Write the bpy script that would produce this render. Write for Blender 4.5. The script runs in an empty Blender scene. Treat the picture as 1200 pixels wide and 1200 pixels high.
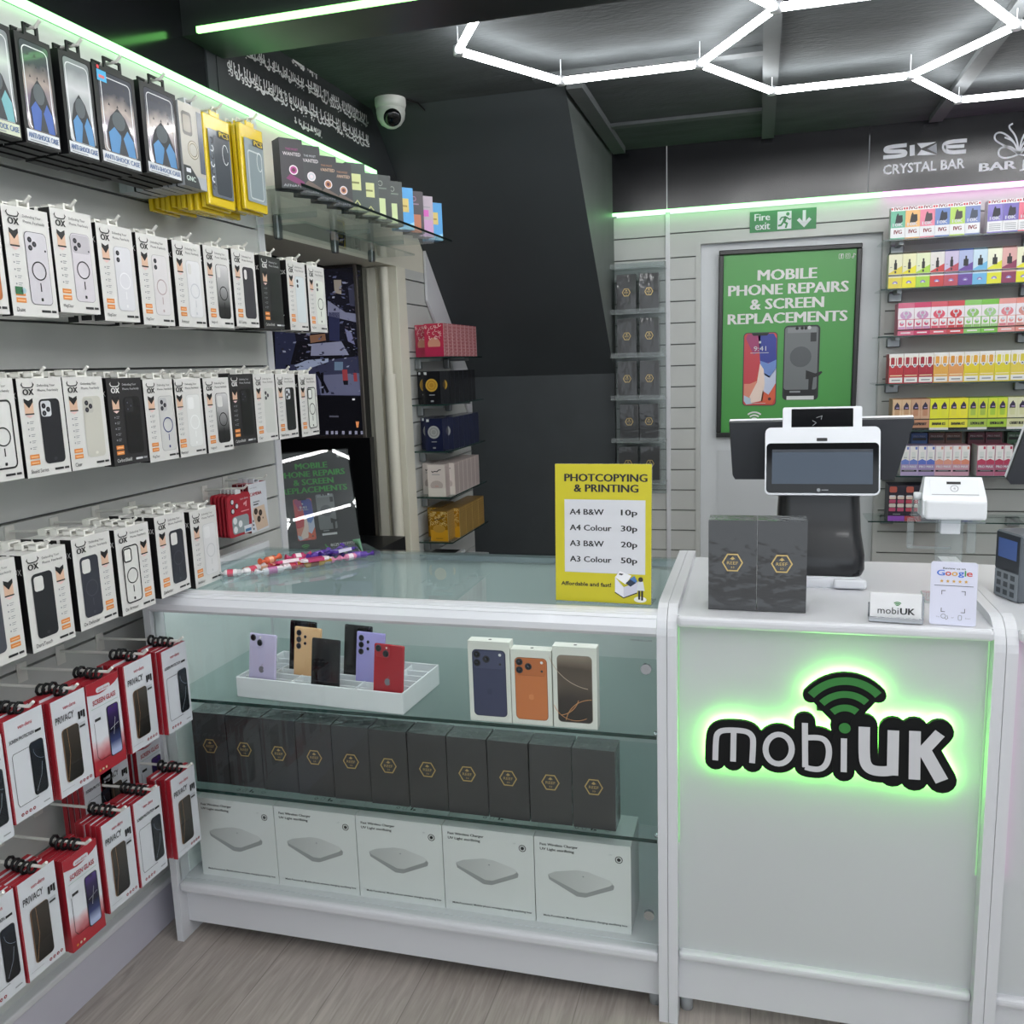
import bpy, bmesh, math, random
from mathutils import Matrix, Vector
from mathutils.geometry import tessellate_polygon
R = math.radians
rnd = random.Random(7)
sc = bpy.context.scene
col = sc.collection

# ---------------------------------------------------------------- camera, world, exposure
CAM = Vector((0, 0, 1.44))
FOC = 1027.2065
RM = ((0.96304801, 0.26726065, -0.03332072),
      (0.01256736, -0.16817456, -0.98567712),
      (-0.2690364, 0.94883564, -0.16531894))
cd = bpy.data.cameras.new('camera'); cam = bpy.data.objects.new('camera', cd); col.objects.link(cam)
cd.sensor_width = 36; cd.lens = FOC / 1200 * 36; cd.clip_start = .02; cd.clip_end = 60
cam.matrix_world = Matrix(((RM[0][0], -RM[1][0], -RM[2][0], CAM.x), (RM[0][1], -RM[1][1], -RM[2][1], CAM.y),
                           (RM[0][2], -RM[1][2], -RM[2][2], CAM.z), (0, 0, 0, 1)))
sc.camera = cam
w = bpy.data.worlds.new('daylight'); sc.world = w; w.use_nodes = True
w.node_tree.nodes['Background'].inputs[0].default_value = (.86, .93, 1, 1)
w.node_tree.nodes['Background'].inputs[1].default_value = 0.9
TUBE = 17.0      # hexagon tube emission
sc.view_settings.view_transform = 'Standard'; sc.view_settings.look = 'None'
sc.view_settings.exposure = 0.72; sc.view_settings.gamma = 1
sc.view_settings.use_curve_mapping = False
sc.cycles.use_denoising = True
sc.cycles.max_bounces = 9; sc.cycles.transparent_max_bounces = 24; sc.cycles.glossy_bounces = 4
sc.cycles.caustics_reflective = False; sc.cycles.caustics_refractive = False
sc.cycles.sample_clamp_indirect = 6

def ray(x, y):
    a, b = (x - 600) / FOC, (y - 600) / FOC
    return Vector([RM[0][i] * a + RM[1][i] * b + RM[2][i] for i in range(3)])
def at(x, y, ax, val):                       # the point of a real plane (axis = value) that a measured pixel shows
    d = ray(x, y); return CAM + d * ((val - CAM[ax]) / d[ax])

# ---------------------------------------------------------------- materials
def lin(c):
    if isinstance(c, str):
        c = c.lstrip('#'); c = [int(c[i:i + 2], 16) / 255 for i in (0, 2, 4)]
        return tuple(x / 12.92 if x <= .04045 else ((x + .055) / 1.055) ** 2.4 for x in c)
    return tuple(c)
_m = {}
def mat(name, c='#ffffff', rough=.5, metal=0, spec=.5, emit=0, ecol=None, coat=0, bump=0, bscale=40, bdist=.004, vary=0, vscale=6, stretch=None):
    if name in _m: return _m[name]
    m = bpy.data.materials.new(name); m.use_nodes = True; nt = m.node_tree; b = nt.nodes['Principled BSDF']
    c = lin(c)
    b.inputs['Base Color'].default_value = (*c, 1); b.inputs['Roughness'].default_value = rough
    b.inputs['Metallic'].default_value = metal; b.inputs['Specular IOR Level'].default_value = spec
    if coat: b.inputs['Coat Weight'].default_value = coat; b.inputs['Coat Roughness'].default_value = .06
    if emit:
        b.inputs['Emission Color'].default_value = (*lin(ecol or c), 1); b.inputs['Emission Strength'].default_value = emit
    if bump or vary:
        tc = nt.nodes.new('ShaderNodeTexCoord'); mp = nt.nodes.new('ShaderNodeMapping')
        nt.links.new(tc.outputs['Object'], mp.inputs[0])
        if stretch: mp.inputs['Scale'].default_value = stretch
    if bump:
        n = nt.nodes.new('ShaderNodeTexNoise'); n.inputs['Scale'].default_value = bscale; n.inputs['Detail'].default_value = 4
        bp = nt.nodes.new('ShaderNodeBump'); bp.inputs['Strength'].default_value = bump; bp.inputs['Distance'].default_value = bdist
        nt.links.new(mp.outputs[0], n.inputs[0]); nt.links.new(n.outputs[0], bp.inputs['Height'])
        nt.links.new(bp.outputs[0], b.inputs['Coat Normal' if coat else 'Normal'])
    if vary:
        n = nt.nodes.new('ShaderNodeTexNoise'); n.inputs['Scale'].default_value = vscale; n.inputs['Detail'].default_value = 6
        rp = nt.nodes.new('ShaderNodeValToRGB')
        rp.color_ramp.elements[0].position = .3; rp.color_ramp.elements[1].position = .7
        rp.color_ramp.elements[0].color = (*[x * (1 - vary) for x in c], 1)
        rp.color_ramp.elements[1].color = (*[min(1, x * (1 + vary)) for x in c], 1)
        nt.links.new(mp.outputs[0], n.inputs[0]); nt.links.new(n.outputs[0], rp.inputs[0]); nt.links.new(rp.outputs[0], b.inputs['Base Color'])
    _m[name] = m; return m
def C(h, rough=.45):                          # a plain printed / plastic colour
    return mat('print_' + h.strip('#') + ('' if rough == .45 else '_%d' % (rough * 100)), h, rough)
def glow(name, c, s): return mat(name, (.01, .01, .01), .5, emit=s, ecol=c)
def glassmat(name, tint, ior=1.45, rough=0.0, body=0.0, bodycol='#ffffff'):
    if name in _m: return _m[name]
    m = bpy.data.materials.new(name); m.use_nodes = True; nt = m.node_tree; nt.nodes.clear()
    o = nt.nodes.new('ShaderNodeOutputMaterial'); mx = nt.nodes.new('ShaderNodeMixShader')
    t = nt.nodes.new('ShaderNodeBsdfTransparent'); g = nt.nodes.new('ShaderNodeBsdfGlossy'); f = nt.nodes.new('ShaderNodeFresnel')
    t.inputs[0].default_value = (*lin(tint), 1); g.inputs['Roughness'].default_value = rough; f.inputs[0].default_value = ior
    src = t
    if body:
        d = nt.nodes.new('ShaderNodeBsdfDiffuse'); d.inputs[0].default_value = (*lin(bodycol), 1)
        m2 = nt.nodes.new('ShaderNodeMixShader'); m2.inputs[0].default_value = body
        nt.links.new(t.outputs[0], m2.inputs[1]); nt.links.new(d.outputs[0], m2.inputs[2]); src = m2
    ge = nt.nodes.new('ShaderNodeNewGeometry'); mu = nt.nodes.new('ShaderNodeMath'); mu.operation = 'MULTIPLY_ADD'; mu.inputs[1].default_value = -1; mu.inputs[2].default_value = 1
    m3 = nt.nodes.new('ShaderNodeMath'); m3.operation = 'MULTIPLY'; nt.links.new(ge.outputs['Backfacing'], mu.inputs[0])   # a pane reflects once, on the side it is seen from
    nt.links.new(mu.outputs[0], m3.inputs[0]); nt.links.new(f.outputs[0], m3.inputs[1]); nt.links.new(m3.outputs[0], mx.inputs[0]); nt.links.new(src.outputs[0], mx.inputs[1]); nt.links.new(g.outputs[0], mx.inputs[2])
    nt.links.new(mx.outputs[0], o.inputs[0]); _m[name] = m; return m
def rampmat(name, stops, axis=2, length=1.0, off=0.0, rough=.4, wob=0.0, wscale=8, emit=0, coat=0):
    """colour bands of a printed picture, along the object's own axis"""
    if name in _m: return _m[name]
    m = bpy.data.materials.new(name); m.use_nodes = True; nt = m.node_tree; b = nt.nodes['Principled BSDF']
    tc = nt.nodes.new('ShaderNodeTexCoord'); sx = nt.nodes.new('ShaderNodeSeparateXYZ'); nt.links.new(tc.outputs['Object'], sx.inputs[0])
    ma = nt.nodes.new('ShaderNodeMath'); ma.operation = 'MULTIPLY_ADD'; ma.inputs[1].default_value = 1 / length; ma.inputs[2].default_value = -off / length
    nt.links.new(sx.outputs[axis], ma.inputs[0]); last = ma
    if wob:
        n = nt.nodes.new('ShaderNodeTexNoise'); n.inputs['Scale'].default_value = wscale; nt.links.new(tc.outputs['Object'], n.inputs[0])
        m2 = nt.nodes.new('ShaderNodeMath'); m2.operation = 'MULTIPLY_ADD'; m2.inputs[1].default_value = wob
        nt.links.new(n.outputs[0], m2.inputs[0]); nt.links.new(ma.outputs[0], m2.inputs[2]); last = m2
    rp = nt.nodes.new('ShaderNodeValToRGB'); el = rp.color_ramp.elements
    while len(el) < len(stops): el.new(.5)
    for e, (p, c) in zip(el, stops): e.position = p; e.color = (*lin(c), 1)
    nt.links.new(last.outputs[0], rp.inputs[0]); nt.links.new(rp.outputs[0], b.inputs['Base Color'])
    b.inputs['Roughness'].default_value = rough
    if coat: b.inputs['Coat Weight'].default_value = coat
    if emit: nt.links.new(rp.outputs[0], b.inputs['Emission Color']); b.inputs['Emission Strength'].default_value = emit
    _m[name] = m; return m

# ---------------------------------------------------------------- mesh builder
_tc = {}
def text_geo(s, bold, res=2):
    k = (s, bold, res)
    if k in _tc: return _tc[k]
    cu = bpy.data.curves.new('lettering', 'FONT'); cu.body = s; cu.resolution_u = res; cu.offset = bold
    ob = bpy.data.objects.new('lettering', cu); me = bpy.data.meshes.new_from_object(ob)
    vs = [(v.co.x, v.co.y) for v in me.vertices]; fs = [tuple(p.vertices) for p in me.polygons]
    bpy.data.objects.remove(ob); bpy.data.curves.remove(cu); bpy.data.meshes.remove(me)
    x0 = min(v[0] for v in vs); x1 = max(v[0] for v in vs); y0 = min(v[1] for v in vs); y1 = max(v[1] for v in vs)
    g = ([((x - x0) / (x1 - x0), (y - y0) / (y1 - y0)) for x, y in vs], fs, (x1 - x0) / (y1 - y0))
    _tc[k] = g; return g
def arc(cx, cy, r, a0, a1, n=12, ry=None):
    ry = ry or r
    return [(cx + r * math.cos(R(a0 + (a1 - a0) * i / n)), cy + ry * math.sin(R(a0 + (a1 - a0) * i / n))) for i in range(n + 1)]
def rrpoly(u0, u1, v0, v1, r, n=5):
    r = min(r, (u1 - u0) / 2 - 1e-6, (v1 - v0) / 2 - 1e-6)
    return (arc(u1 - r, v1 - r, r, 0, 90, n) + arc(u0 + r, v1 - r, r, 90, 180, n) + arc(u0 + r, v0 + r, r, 180, 270, n) + arc(u1 - r, v0 + r, r, 270, 360, n))
class MB:
    def __init__(s, y=0.0):
        s.v = []; s.f = []; s.fm = []; s.sm = []; s.mats = []; s.M = None; s.y = y; s.dl = .00035
    def mi(s, m):
        if m not in s.mats: s.mats.append(m)
        return s.mats.index(m)
    def add(s, vs, fs, m, smooth=False):
        o = len(s.v); k = s.mi(m)
        s.v += [tuple(s.M @ Vector(p)) for p in vs] if s.M else [tuple(p) for p in vs]
        for f in fs: s.f.append(tuple(i + o for i in f)); s.fm.append(k); s.sm.append(smooth)
    def box(s, x0, x1, y0, y1, z0, z1, m, bev=0, seg=2):
        if not bev:
            s.add([(x0, y0, z0), (x1, y0, z0), (x1, y1, z0), (x0, y1, z0), (x0, y0, z1), (x1, y0, z1), (x1, y1, z1), (x0, y1, z1)],
                  [(0, 3, 2, 1), (4, 5, 6, 7), (0, 1, 5, 4), (1, 2, 6, 5), (2, 3, 7, 6), (3, 0, 4, 7)], m); return
        bm = bmesh.new(); bmesh.ops.create_cube(bm, size=1)
        bmesh.ops.scale(bm, vec=(x1 - x0, y1 - y0, z1 - z0), verts=bm.verts)
        bmesh.ops.bevel(bm, geom=bm.edges[:], offset=bev, segments=seg, profile=.5, affect='EDGES')
        bm.verts.ensure_lookup_table(); c = ((x0 + x1) / 2, (y0 + y1) / 2, (z0 + z1) / 2)
        s.add([(v.co.x + c[0], v.co.y + c[1], v.co.z + c[2]) for v in bm.verts], [tuple(v.index for v in f.verts) for f in bm.faces], m)
        bm.free()
    def sidebox(s, x0, x1, y0, y1, z0, z1, mf, ms, mt=None):      # carton: front/back, sides, top/bottom
        mt = mt or ms
        V = [(x0, y0, z0), (x1, y0, z0), (x1, y1, z0), (x0, y1, z0), (x0, y0, z1), (x1, y0, z1), (x1, y1, z1), (x0, y1, z1)]
        s.add(V, [(0, 1, 5, 4), (2, 3, 7, 6)], mf); s.add(V, [(1, 2, 6, 5), (3, 0, 4, 7)], ms); s.add(V, [(0, 3, 2, 1), (4, 5, 6, 7)], mt)
    def loft(s, rings, m, smooth=True, cap=True):
        n = len(rings[0]); V = [p for r in rings for p in r]
        F = [(i * n + j, i * n + (j + 1) % n, (i + 1) * n + (j + 1) % n, (i + 1) * n + j) for i in range(len(rings) - 1) for j in range(n)]
        s.add(V, F, m, smooth)
        if cap: s.add(rings[0], [tuple(range(n))[::-1]], m); s.add(rings[-1], [tuple(range(n))], m)
    def tube(s, pts, r, m, n=8, rs=None):
        pts = [Vector(p) for p in pts]; rings = []; up = None
        for i, p in enumerate(pts):
            d = (pts[min(i + 1, len(pts) - 1)] - pts[max(i - 1, 0)]).normalized()
            if up is None: up = Vector((0, 0, 1)) if abs(d.z) < .9 else Vector((1, 0, 0))
            a = d.cross(up).normalized(); b = a.cross(d).normalized(); up = b; q = rs[i] if rs else r
            rings.append([p + a * q * math.cos(2 * math.pi * k / n) + b * q * math.sin(2 * math.pi * k / n) for k in range(n)])
        s.loft(rings, m)
    def lathe(s, prof, m, n=24, c=(0, 0, 0)):                     # profile (r, z) about z
        s.loft([[(c[0] + r * math.cos(2 * math.pi * k / n), c[1] + r * math.sin(2 * math.pi * k / n), c[2] + z) for k in range(n)] for r, z in prof], m)
    def shift(s, d): s.y -= d
    def prism(s, poly, y0, y1, m, smooth=False):                  # (x, z) outline extruded along y
        n = len(poly); V = [(u, y0, v) for u, v in poly] + [(u, y1, v) for u, v in poly]
        tri = tessellate_polygon([[Vector((u, v, 0)) for u, v in poly]])
        s.add(V, [t for t in tri], m); s.add(V, [tuple(i + n for i in t) for t in tri], m)
        s.add(V, [(i, (i + 1) % n, (i + 1) % n + n, i + n) for i in range(n)], m, smooth)
    # printed shapes on the front face (plane y = s.y, facing -y); layer lifts them in paper-thin steps
    def poly(s, pts, m, layer=1):
        y = s.y - layer * s.dl; V = [(u, y, v) for u, v in pts]
        if len(pts) <= 4: s.add(V, [tuple(range(len(pts)))], m)
        else: s.add(V, list(tessellate_polygon([[Vector((u, v, 0)) for u, v in pts]])), m)
    def rect(s, u0, u1, v0, v1, m, layer=1): s.poly([(u0, v0), (u1, v0), (u1, v1), (u0, v1)], m, layer)
    def rr(s, u0, u1, v0, v1, r, m, layer=1): s.poly(rrpoly(u0, u1, v0, v1, r), m, layer)
    def disc(s, u, v, r, m, layer=1, n=16, ry=None): s.poly(arc(u, v, r, 0, 360 - 360 / n, n - 1, ry), m, layer)
    def line(s, pts, wd, m, layer=1, closed=False, caps=False, y=None):
        y = s.y - layer * s.dl if y is None else y; L = []; n = len(pts)
        for i in range(n):
            a = pts[i - 1] if (i or closed) else pts[i]; b = pts[(i + 1) % n] if (i < n - 1 or closed) else pts[i]; p = pts[i]
            def nn(q, w):
                dx, dy = w[0] - q[0], w[1] - q[1]; l = math.hypot(dx, dy) or 1; return (-dy / l, dx / l)
            if a == p: N = nn(p, b); k = 1
            elif b == p: N = nn(a, p); k = 1
            else:
                n1, n2 = nn(a, p), nn(p, b); N = (n1[0] + n2[0], n1[1] + n2[1]); l = math.hypot(*N) or 1; N = (N[0] / l, N[1] / l)
                k = min(1 / max(.35, N[0] * n1[0] + N[1] * n1[1]), 2.2)
            L.append((p[0] + N[0] * wd / 2 * k, p[1] + N[1] * wd / 2 * k)); L.append((p[0] - N[0] * wd / 2 * k, p[1] - N[1] * wd / 2 * k))
        F = [(2 * i, 2 * i + 1, 2 * i + 3, 2 * i + 2) for i in range(n - 1)]
        if closed: F.append((2 * n - 2, 2 * n - 1, 1, 0))
        s.add([(u, y, v) for u, v in L], F, m)
        if caps:
            for p in (pts[0], pts[-1]):
                A = arc(p[0], p[1], wd / 2, 0, 337.5, 15); s.add([(u, y, v) for u, v in A], [tuple(range(16))], m)
    def ring(s, u, v, r, wd, m, layer=1, a0=0, a1=360, n=24, ry=None):
        full = a1 - a0 >= 360
        s.line(arc(u, v, r, a0, a1 - (360 / n if full else 0), n - 1 if full else n, ry), wd, m, layer, closed=full)
    def text(s, t, u0, u1, v0, v1, m, layer=3, bold=0.0, shear=0.0, res=2):
        heavy = bold >= .03
        vs, fs, asp = text_geo(t, 0.0 if heavy else bold, res); h = v1 - v0; e = h * min(bold, .055) * 1.25 if heavy else 0
        for k, du in enumerate((-e, e, -e * .35, e * .35) if heavy else (0,)):     # heavy letters: the outline thickened by shifted layers
            y = s.y - (layer + k * .15) * s.dl; s.add([(u0 + e + du + (u1 - u0 - 2 * e) * a + shear * h * b, y, v0 + h * b) for a, b in vs], fs, m)
    def ctext(s, t, u, v, h, m, layer=3, bold=0.0, maxw=None, stretch=1.0, align=0):   # by cap height, centred (align -1: from the left)
        asp = text_geo(t, bold)[2]; wd = asp * h * stretch
        if maxw and wd > maxw: wd = maxw
        u0 = u - wd / 2 if align == 0 else (u if align < 0 else u - wd)
        s.text(t, u0, u0 + wd, v - h / 2, v + h / 2, m, layer, bold)
    def build(s, name, parent=None):
        me = bpy.data.meshes.new(name); me.from_pydata(s.v, [], s.f)
        for m in s.mats: me.materials.append(m)
        me.polygons.foreach_set('material_index', s.fm); me.polygons.foreach_set('use_smooth', s.sm); me.update()
        o = bpy.data.objects.new(name, me); col.objects.link(o)
        if parent: o.parent = parent
        return o
def empty(name): o = bpy.data.objects.new(name, None); col.objects.link(o); o.empty_display_size = .05; return o
def tag(o, label=None, cat=None, group=None, kind=None):
    for k, v in (('label', label), ('category', cat), ('group', group), ('kind', kind)):
        if v: o[k] = v
    if label and len(label.split()) > 16: print('LONG', len(label.split()), label)
    return o
def put(o, loc, rz=0, rx=0, ry=0): o.location = loc; o.rotation_euler = (R(rx), R(ry), R(rz)); return o
def dup(o, parent=None):
    c = o.copy(); col.objects.link(c)
    if parent: c.parent = parent
    for ch in list(o.children): dup(ch, c)
    return c
def struct(mb, name): return tag(mb.build(name), kind='structure')
ORD = ['first', 'second', 'third', 'fourth', 'fifth', 'sixth', 'seventh', 'eighth', 'ninth', 'tenth', 'eleventh', 'twelfth']

# shared materials
WHITE = mat('white_laminate', '#d3d4d8', .3, vary=.02, vscale=2)
SLAT = mat('white_slat_board', '#c0c2bf', .42, vary=.03, vscale=1.5)
GROOVE = mat('groove_shadow_gap', '#6a6c6b', .8)
CREAM = mat('cream_painted_wood', '#d8d5c6', .5, vary=.03)
BLACKGLOSS = mat('black_gloss_panel', '#17181b', .14)
SATIN = mat('black_satin_panel', '#15161a', .22)
BLACKMATT = mat('black_matt_paint', '#1b1d20', .62, vary=.1, vscale=3, bump=.15, bscale=30)
BLACK = mat('black_plastic', '#121315', .4, spec=.3)
STEEL = mat('brushed_steel', '#b9bcc0', .25, metal=1)
PEG = mat('white_coated_wire', '#d9d8d2', .35)
TAB = mat('white_plastic_tab', '#ecebe4', .4)
GLASS = glassmat('clear_glass', '#fbfdfc')
SHELFGLASS = glassmat('greenish_shelf_glass', '#f6fbfa')
GEDGE = mat('dark_green_glass_edge', '#1f3a36', .15)
ACRYL = glassmat('clear_acrylic', '#f1f4f4', 1.4, .02, .10, '#e8eeee')
INK = C('#1c1c1e'); GREY = C('#8d9094'); WPRINT = C('#e2e2e0'); LG = C('#c6c8ca')
GREEN = C('#2f8a34')
# ================================================================ the room
XW = -1.51; YB = 4.6; CEIL = 2.47; XS = -.717          # left wall, back wall, ceiling, stair enclosure side
b = MB()                                               # floor: long pale grey boards, lying towards the back of the shop
fl = mat('grey_oak_vinyl_plank', '#8f8a87', .45)
nt = fl.node_tree; pb = nt.nodes['Principled BSDF']
tc = nt.nodes.new('ShaderNodeTexCoord'); mp = nt.nodes.new('ShaderNodeMapping'); mp.inputs['Scale'].default_value = (1, 1, 1); mp.inputs['Rotation'].default_value = (0, 0, R(90))
br = nt.nodes.new('ShaderNodeTexBrick'); br.inputs['Scale'].default_value = 1; br.inputs['Brick Width'].default_value = 1.25; br.inputs['Row Height'].default_value = .19
br.inputs['Mortar Size'].default_value = .0012; br.inputs['Color1'].default_value = (*lin('#b5aca5'), 1); br.inputs['Color2'].default_value = (*lin('#aca39c'), 1); br.inputs['Mortar'].default_value = (*lin('#8f8781'), 1)
nt.links.new(tc.outputs['Object'], mp.inputs[0]); nt.links.new(mp.outputs[0], br.inputs[0])
m2 = nt.nodes.new('ShaderNodeMapping'); m2.inputs['Scale'].default_value = (14, 1.1, 1); nt.links.new(tc.outputs['Object'], m2.inputs[0])
ns = nt.nodes.new('ShaderNodeTexNoise'); ns.inputs['Scale'].default_value = 5; ns.inputs['Detail'].default_value = 8; ns.inputs['Distortion'].default_value = 1.2; nt.links.new(m2.outputs[0], ns.inputs[0])
rp = nt.nodes.new('ShaderNodeValToRGB'); rp.color_ramp.elements[0].position = .3; rp.color_ramp.elements[1].position = .72
rp.color_ramp.elements[0].color = (.70, .69, .68, 1); rp.color_ramp.elements[1].color = (1.05, 1.05, 1.05, 1)
mx = nt.nodes.new('ShaderNodeMix'); mx.data_type = 'RGBA'; mx.blend_type = 'MULTIPLY'; mx.inputs[0].default_value = 1
nt.links.new(ns.outputs[0], rp.inputs[0]); nt.links.new(br.outputs[0], mx.inputs[6]); nt.links.new(rp.outputs[0], mx.inputs[7]); nt.links.new(mx.outputs[2], pb.inputs['Base Color'])
b.box(-3.2, 2.7, -2.0, 4.75, -.05, 0, fl); struct(b, 'floor')
b = MB(); CE = mat('dark_textured_ceiling', '#484c4e', .9, spec=.2, bump=.8, bscale=28, vary=.15, vscale=5, stretch=(1, 2.5, 1))
b.box(-3.2, 2.7, -2.0, 4.75, CEIL, CEIL + .06, CE); struct(b, 'ceiling')
CE2 = mat('dark_grey_ceiling_batten', '#4c5052', .85, bump=.3, bscale=30)
b = MB(); b.box(.0, .055, 2.42, 4.52, CEIL - .022, CEIL, CE2)
b.box(-.8, .0, 3.28, 3.33, CEIL - .018, CEIL, CE2); b.box(-.69, .0, 4.05, 4.1, CEIL - .014, CEIL, CE2); b.box(-.70, -.64, 3.4, 4.5, CEIL - .03, CEIL, CE2)
b.box(.72, .775, 2.42, 4.52, CEIL - .022, CEIL, CE2); struct(b, 'trim_1')
# downstand beam with a green strip along its lower front edge
b = MB(); BEAM = mat('dark_grey_beam_paint', '#2c2f30', .35, vary=.08)
b.box(XW - .02, 2.6, 2.225, 2.415, 2.345, CEIL, BEAM); struct(b, 'trim_2')

def slatwall(name, axis, pos, a0, a1, zs, z0, z1, face=.015, ends=None):
    """boards between the groove heights zs; axis 0: wall x = pos seen from +x, axis 1: wall y = pos seen from -y"""
    b = MB(); zz = [z for z in sorted(zs) if z0 + .02 < z < z1 - .02]; edges = [z0] + zz + [z1]
    def bx(p0, p1, q0, q1, r0, r1, m):
        if axis == 0: b.box(p0, p1, q0, q1, r0, r1, m)
        else: b.box(q0, q1, -p1, -p0, r0, r1, m)
    P0 = pos if axis == 0 else -pos
    for i in range(len(edges) - 1):
        lo = edges[i] + (.003 if i else 0); hi = edges[i + 1] - (.003 if i < len(edges) - 2 else 0)
        bx(P0 - face, P0, a0, a1, lo, hi, SLAT)
    bx(P0 - face - .05, P0 - face, a0, a1, z0, z1, GROOVE)
    return struct(b, name)
PITCH = .1047
zsL = [1.4626 + PITCH * k for k in range(-14, 9)]
slatwall('wall_left', 0, XW, -1.6, 2.525, zsL, .125, 2.215)
b = MB(); b.box(XW - .065, XW + .006, 2.525, 2.56, 0, 2.215, WHITE, .002); struct(b, 'trim_3')          # end strip of the slat wall
b = MB(); b.box(XW - .06, XW + .012, -1.6, 2.5, 0, .118, mat('plinth_board', '#c2c0cc', .35, vary=.03)); b.box(XW - .03, XW + .026, -1.6, 2.5, .116, .134, WHITE, .004); struct(b, 'baseboard_left')
# header over the recess, jamb, slatted stub wall beyond
b = MB(); b.box(XW - .25, XW, 2.56, 3.62, 1.875, 2.215, CREAM); b.box(XW - .25, XW, 3.62, 4.02, 1.875, 2.215, CREAM); struct(b, 'wall_header')
zsJ = [1.8467 - .0 + .1058 * k for k in range(-14, 2)]
slatwall('wall_stub', 0, XW, 3.72, YB, [1.83 + .1058 * k for k in range(-15, 1)], 0, 1.875)
b = MB(); b.box(XW - .06, XW + .004, 3.62, 3.72, 0, 1.876, CREAM, .003); b.box(XW - .25, XW - .06, 3.60, 3.70, 0, 1.876, CREAM); struct(b, 'trim_4')
b = MB()
b.tube([(XW - .035, 3.575, 0), (XW - .035, 3.575, 1.42)], .026, CREAM, 16); b.tube([(XW - .04, 3.58, 1.42), (XW - .04, 3.58, 1.87)], .019, CREAM, 16)
b.box(XW - .115, XW - .075, 3.57, 3.6, 0, 1.87, CREAM); tag(b.build('pipe'), 'cream painted pipe boxing standing in the corner of the recess right of the screen', 'pipe')
# black recess behind the left wall
b = MB(); RB = mat('recess_black', '#0d0e10', .5)
b.box(-3.0, XW - .25, 3.70, 3.75, 0, 2.3, RB); b.box(-3.05, -3.0, 2.4, 3.75, 0, 2.3, RB); b.box(-3.0, XW - .065, 2.45, 2.5, 0, 2.3, RB); b.box(-3.0, XW - .25, 2.5, 3.7, 2.2, 2.3, RB); struct(b, 'wall_recess')
# black panels above the green strip
b = MB(); b.box(XW - .03, XW, -1.6, 2.32, 2.235, CEIL, BLACKGLOSS)
b.box(XW - .03, XW, 2.33, 2.375, 2.235, CEIL, mat('graphite_trim', '#3a3d40', .3)); struct(b, 'wall_upper_gloss')
b = MB(); UP = mat('graphite_satin_panel', '#303335', .38, vary=.08, vscale=3); b.box(XW - .03, XW, 2.38, 4.6, 2.225, CEIL, UP); struct(b, 'wall_upper')
# stair enclosure: sloping soffit at 45 degrees, its right cheek, the black wall under it
ST = mat('stair_black_paint', '#363b3e', .6, vary=.12, vscale=2, bump=.1, bscale=20)
b = MB()
def S(y): return 5.93 - y
y0 = 5.93 - CEIL; y1 = 4.55
b.add([(XW, y0, S(y0)), (XS, y0, S(y0)), (XS, y1, S(y1)), (XW, y1, S(y1))], [(0, 1, 2, 3)], ST)
b.add([(XW, y1, 0), (XS, y1, 0), (XS, y1, S(y1)), (XW, y1, S(y1))], [(0, 1, 2, 3)], mat('stair_black_paint_lower', '#383d40', .55, vary=.1))
b.add([(XS, y0, S(y0)), (XS, y1, S(y1)), (XS, y1, 0), (XS, YB + .1, 0), (XS, YB + .1, CEIL)], [(0, 1, 2, 3, 4)], mat('cheek_grey_green', '#5c6160', .5, vary=.08))
struct(b, 'wall_stair')
b = MB()                                               # white stringer board following the slope on the stub wall
n = .08
b.M = Matrix.Translation((XW + .004, 0, 0))
b.add([(0, 3.95, S(3.95) - .005), (0, 4.55, S(4.55) - .005), (0, 4.55, S(4.55) - .23), (0, 3.95, S(3.95) - .23),
       (.012, 3.95, S(3.95) - .005), (.012, 4.55, S(4.55) - .005), (.012, 4.55, S(4.55) - .23), (.012, 3.95, S(3.95) - .23)],
      [(4, 7, 6, 5), (0, 1, 5, 4), (2, 3, 7, 6), (3, 0, 4, 7), (1, 2, 6, 5)], WHITE); struct(b, 'trim_5')
# back wall
zsB = [at(784, q, 1, YB).z for q in (302.5, 328.2, 353.8, 378.8, 404.5, 429.7, 454.9, 478.2, 502.4)]
PB = (zsB[0] - zsB[-1]) / 8; zsB = [zsB[0] + PB * k for k in range(2, -19, -1)]
slatwall('wall_back_left', 1, YB, XS, -.458, zsB, 0, 2.155)
slatwall('wall_back_middle', 1, YB, -.436, -.308, zsB, 0, 2.0225)
slatwall('wall_back_over_door', 1, YB, -.436, .575, [2.06], 2.0225, 2.155)
slatwall('wall_back_right', 1, YB, .575, 2.65, [z + .012 for z in zsB], 0, 2.155)
b = MB(); b.box(-.458, -.436, YB - .008, YB + .02, 0, 2.47, WHITE, .002); struct(b, 'trim_6')
b = MB(); b.box(-.308, -.286, YB - .006, YB + .07, 0, 2.022, SLAT); b.box(-.286, .556, YB - .006, YB + .07, 2.0, 2.022, SLAT); b.box(.556, .575, YB - .006, YB + .07, 0, 2.022, SLAT); struct(b, 'trim_7')
b = MB(); b.box(-.286, .556, YB + .045, YB + .09, 0, 2.0, mat('door_paint', '#cfd3d6', .4, vary=.02)); b.box(-.20, .47, YB + .04, YB + .045, .15, .97, mat('door_paint_panel', '#c7cbce', .4)); struct(b, 'door_1')
b = MB(); b.box(XS, -.449, YB - .03, YB + .05, 2.172, CEIL, SATIN); b.box(-.445, .478, YB - .03, YB + .05, 2.172, CEIL, SATIN); b.box(.482, 2.65, YB - .03, YB + .05, 2.172, CEIL, SATIN)
b.box(-.449, -.445, YB - .031, YB, 2.172, CEIL, WHITE); struct(b, 'wall_back_header')
b = MB(); b.box(2.6, 2.7, -1.6, 4.75, 0, CEIL, WHITE); struct(b, 'wall_right')

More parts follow.
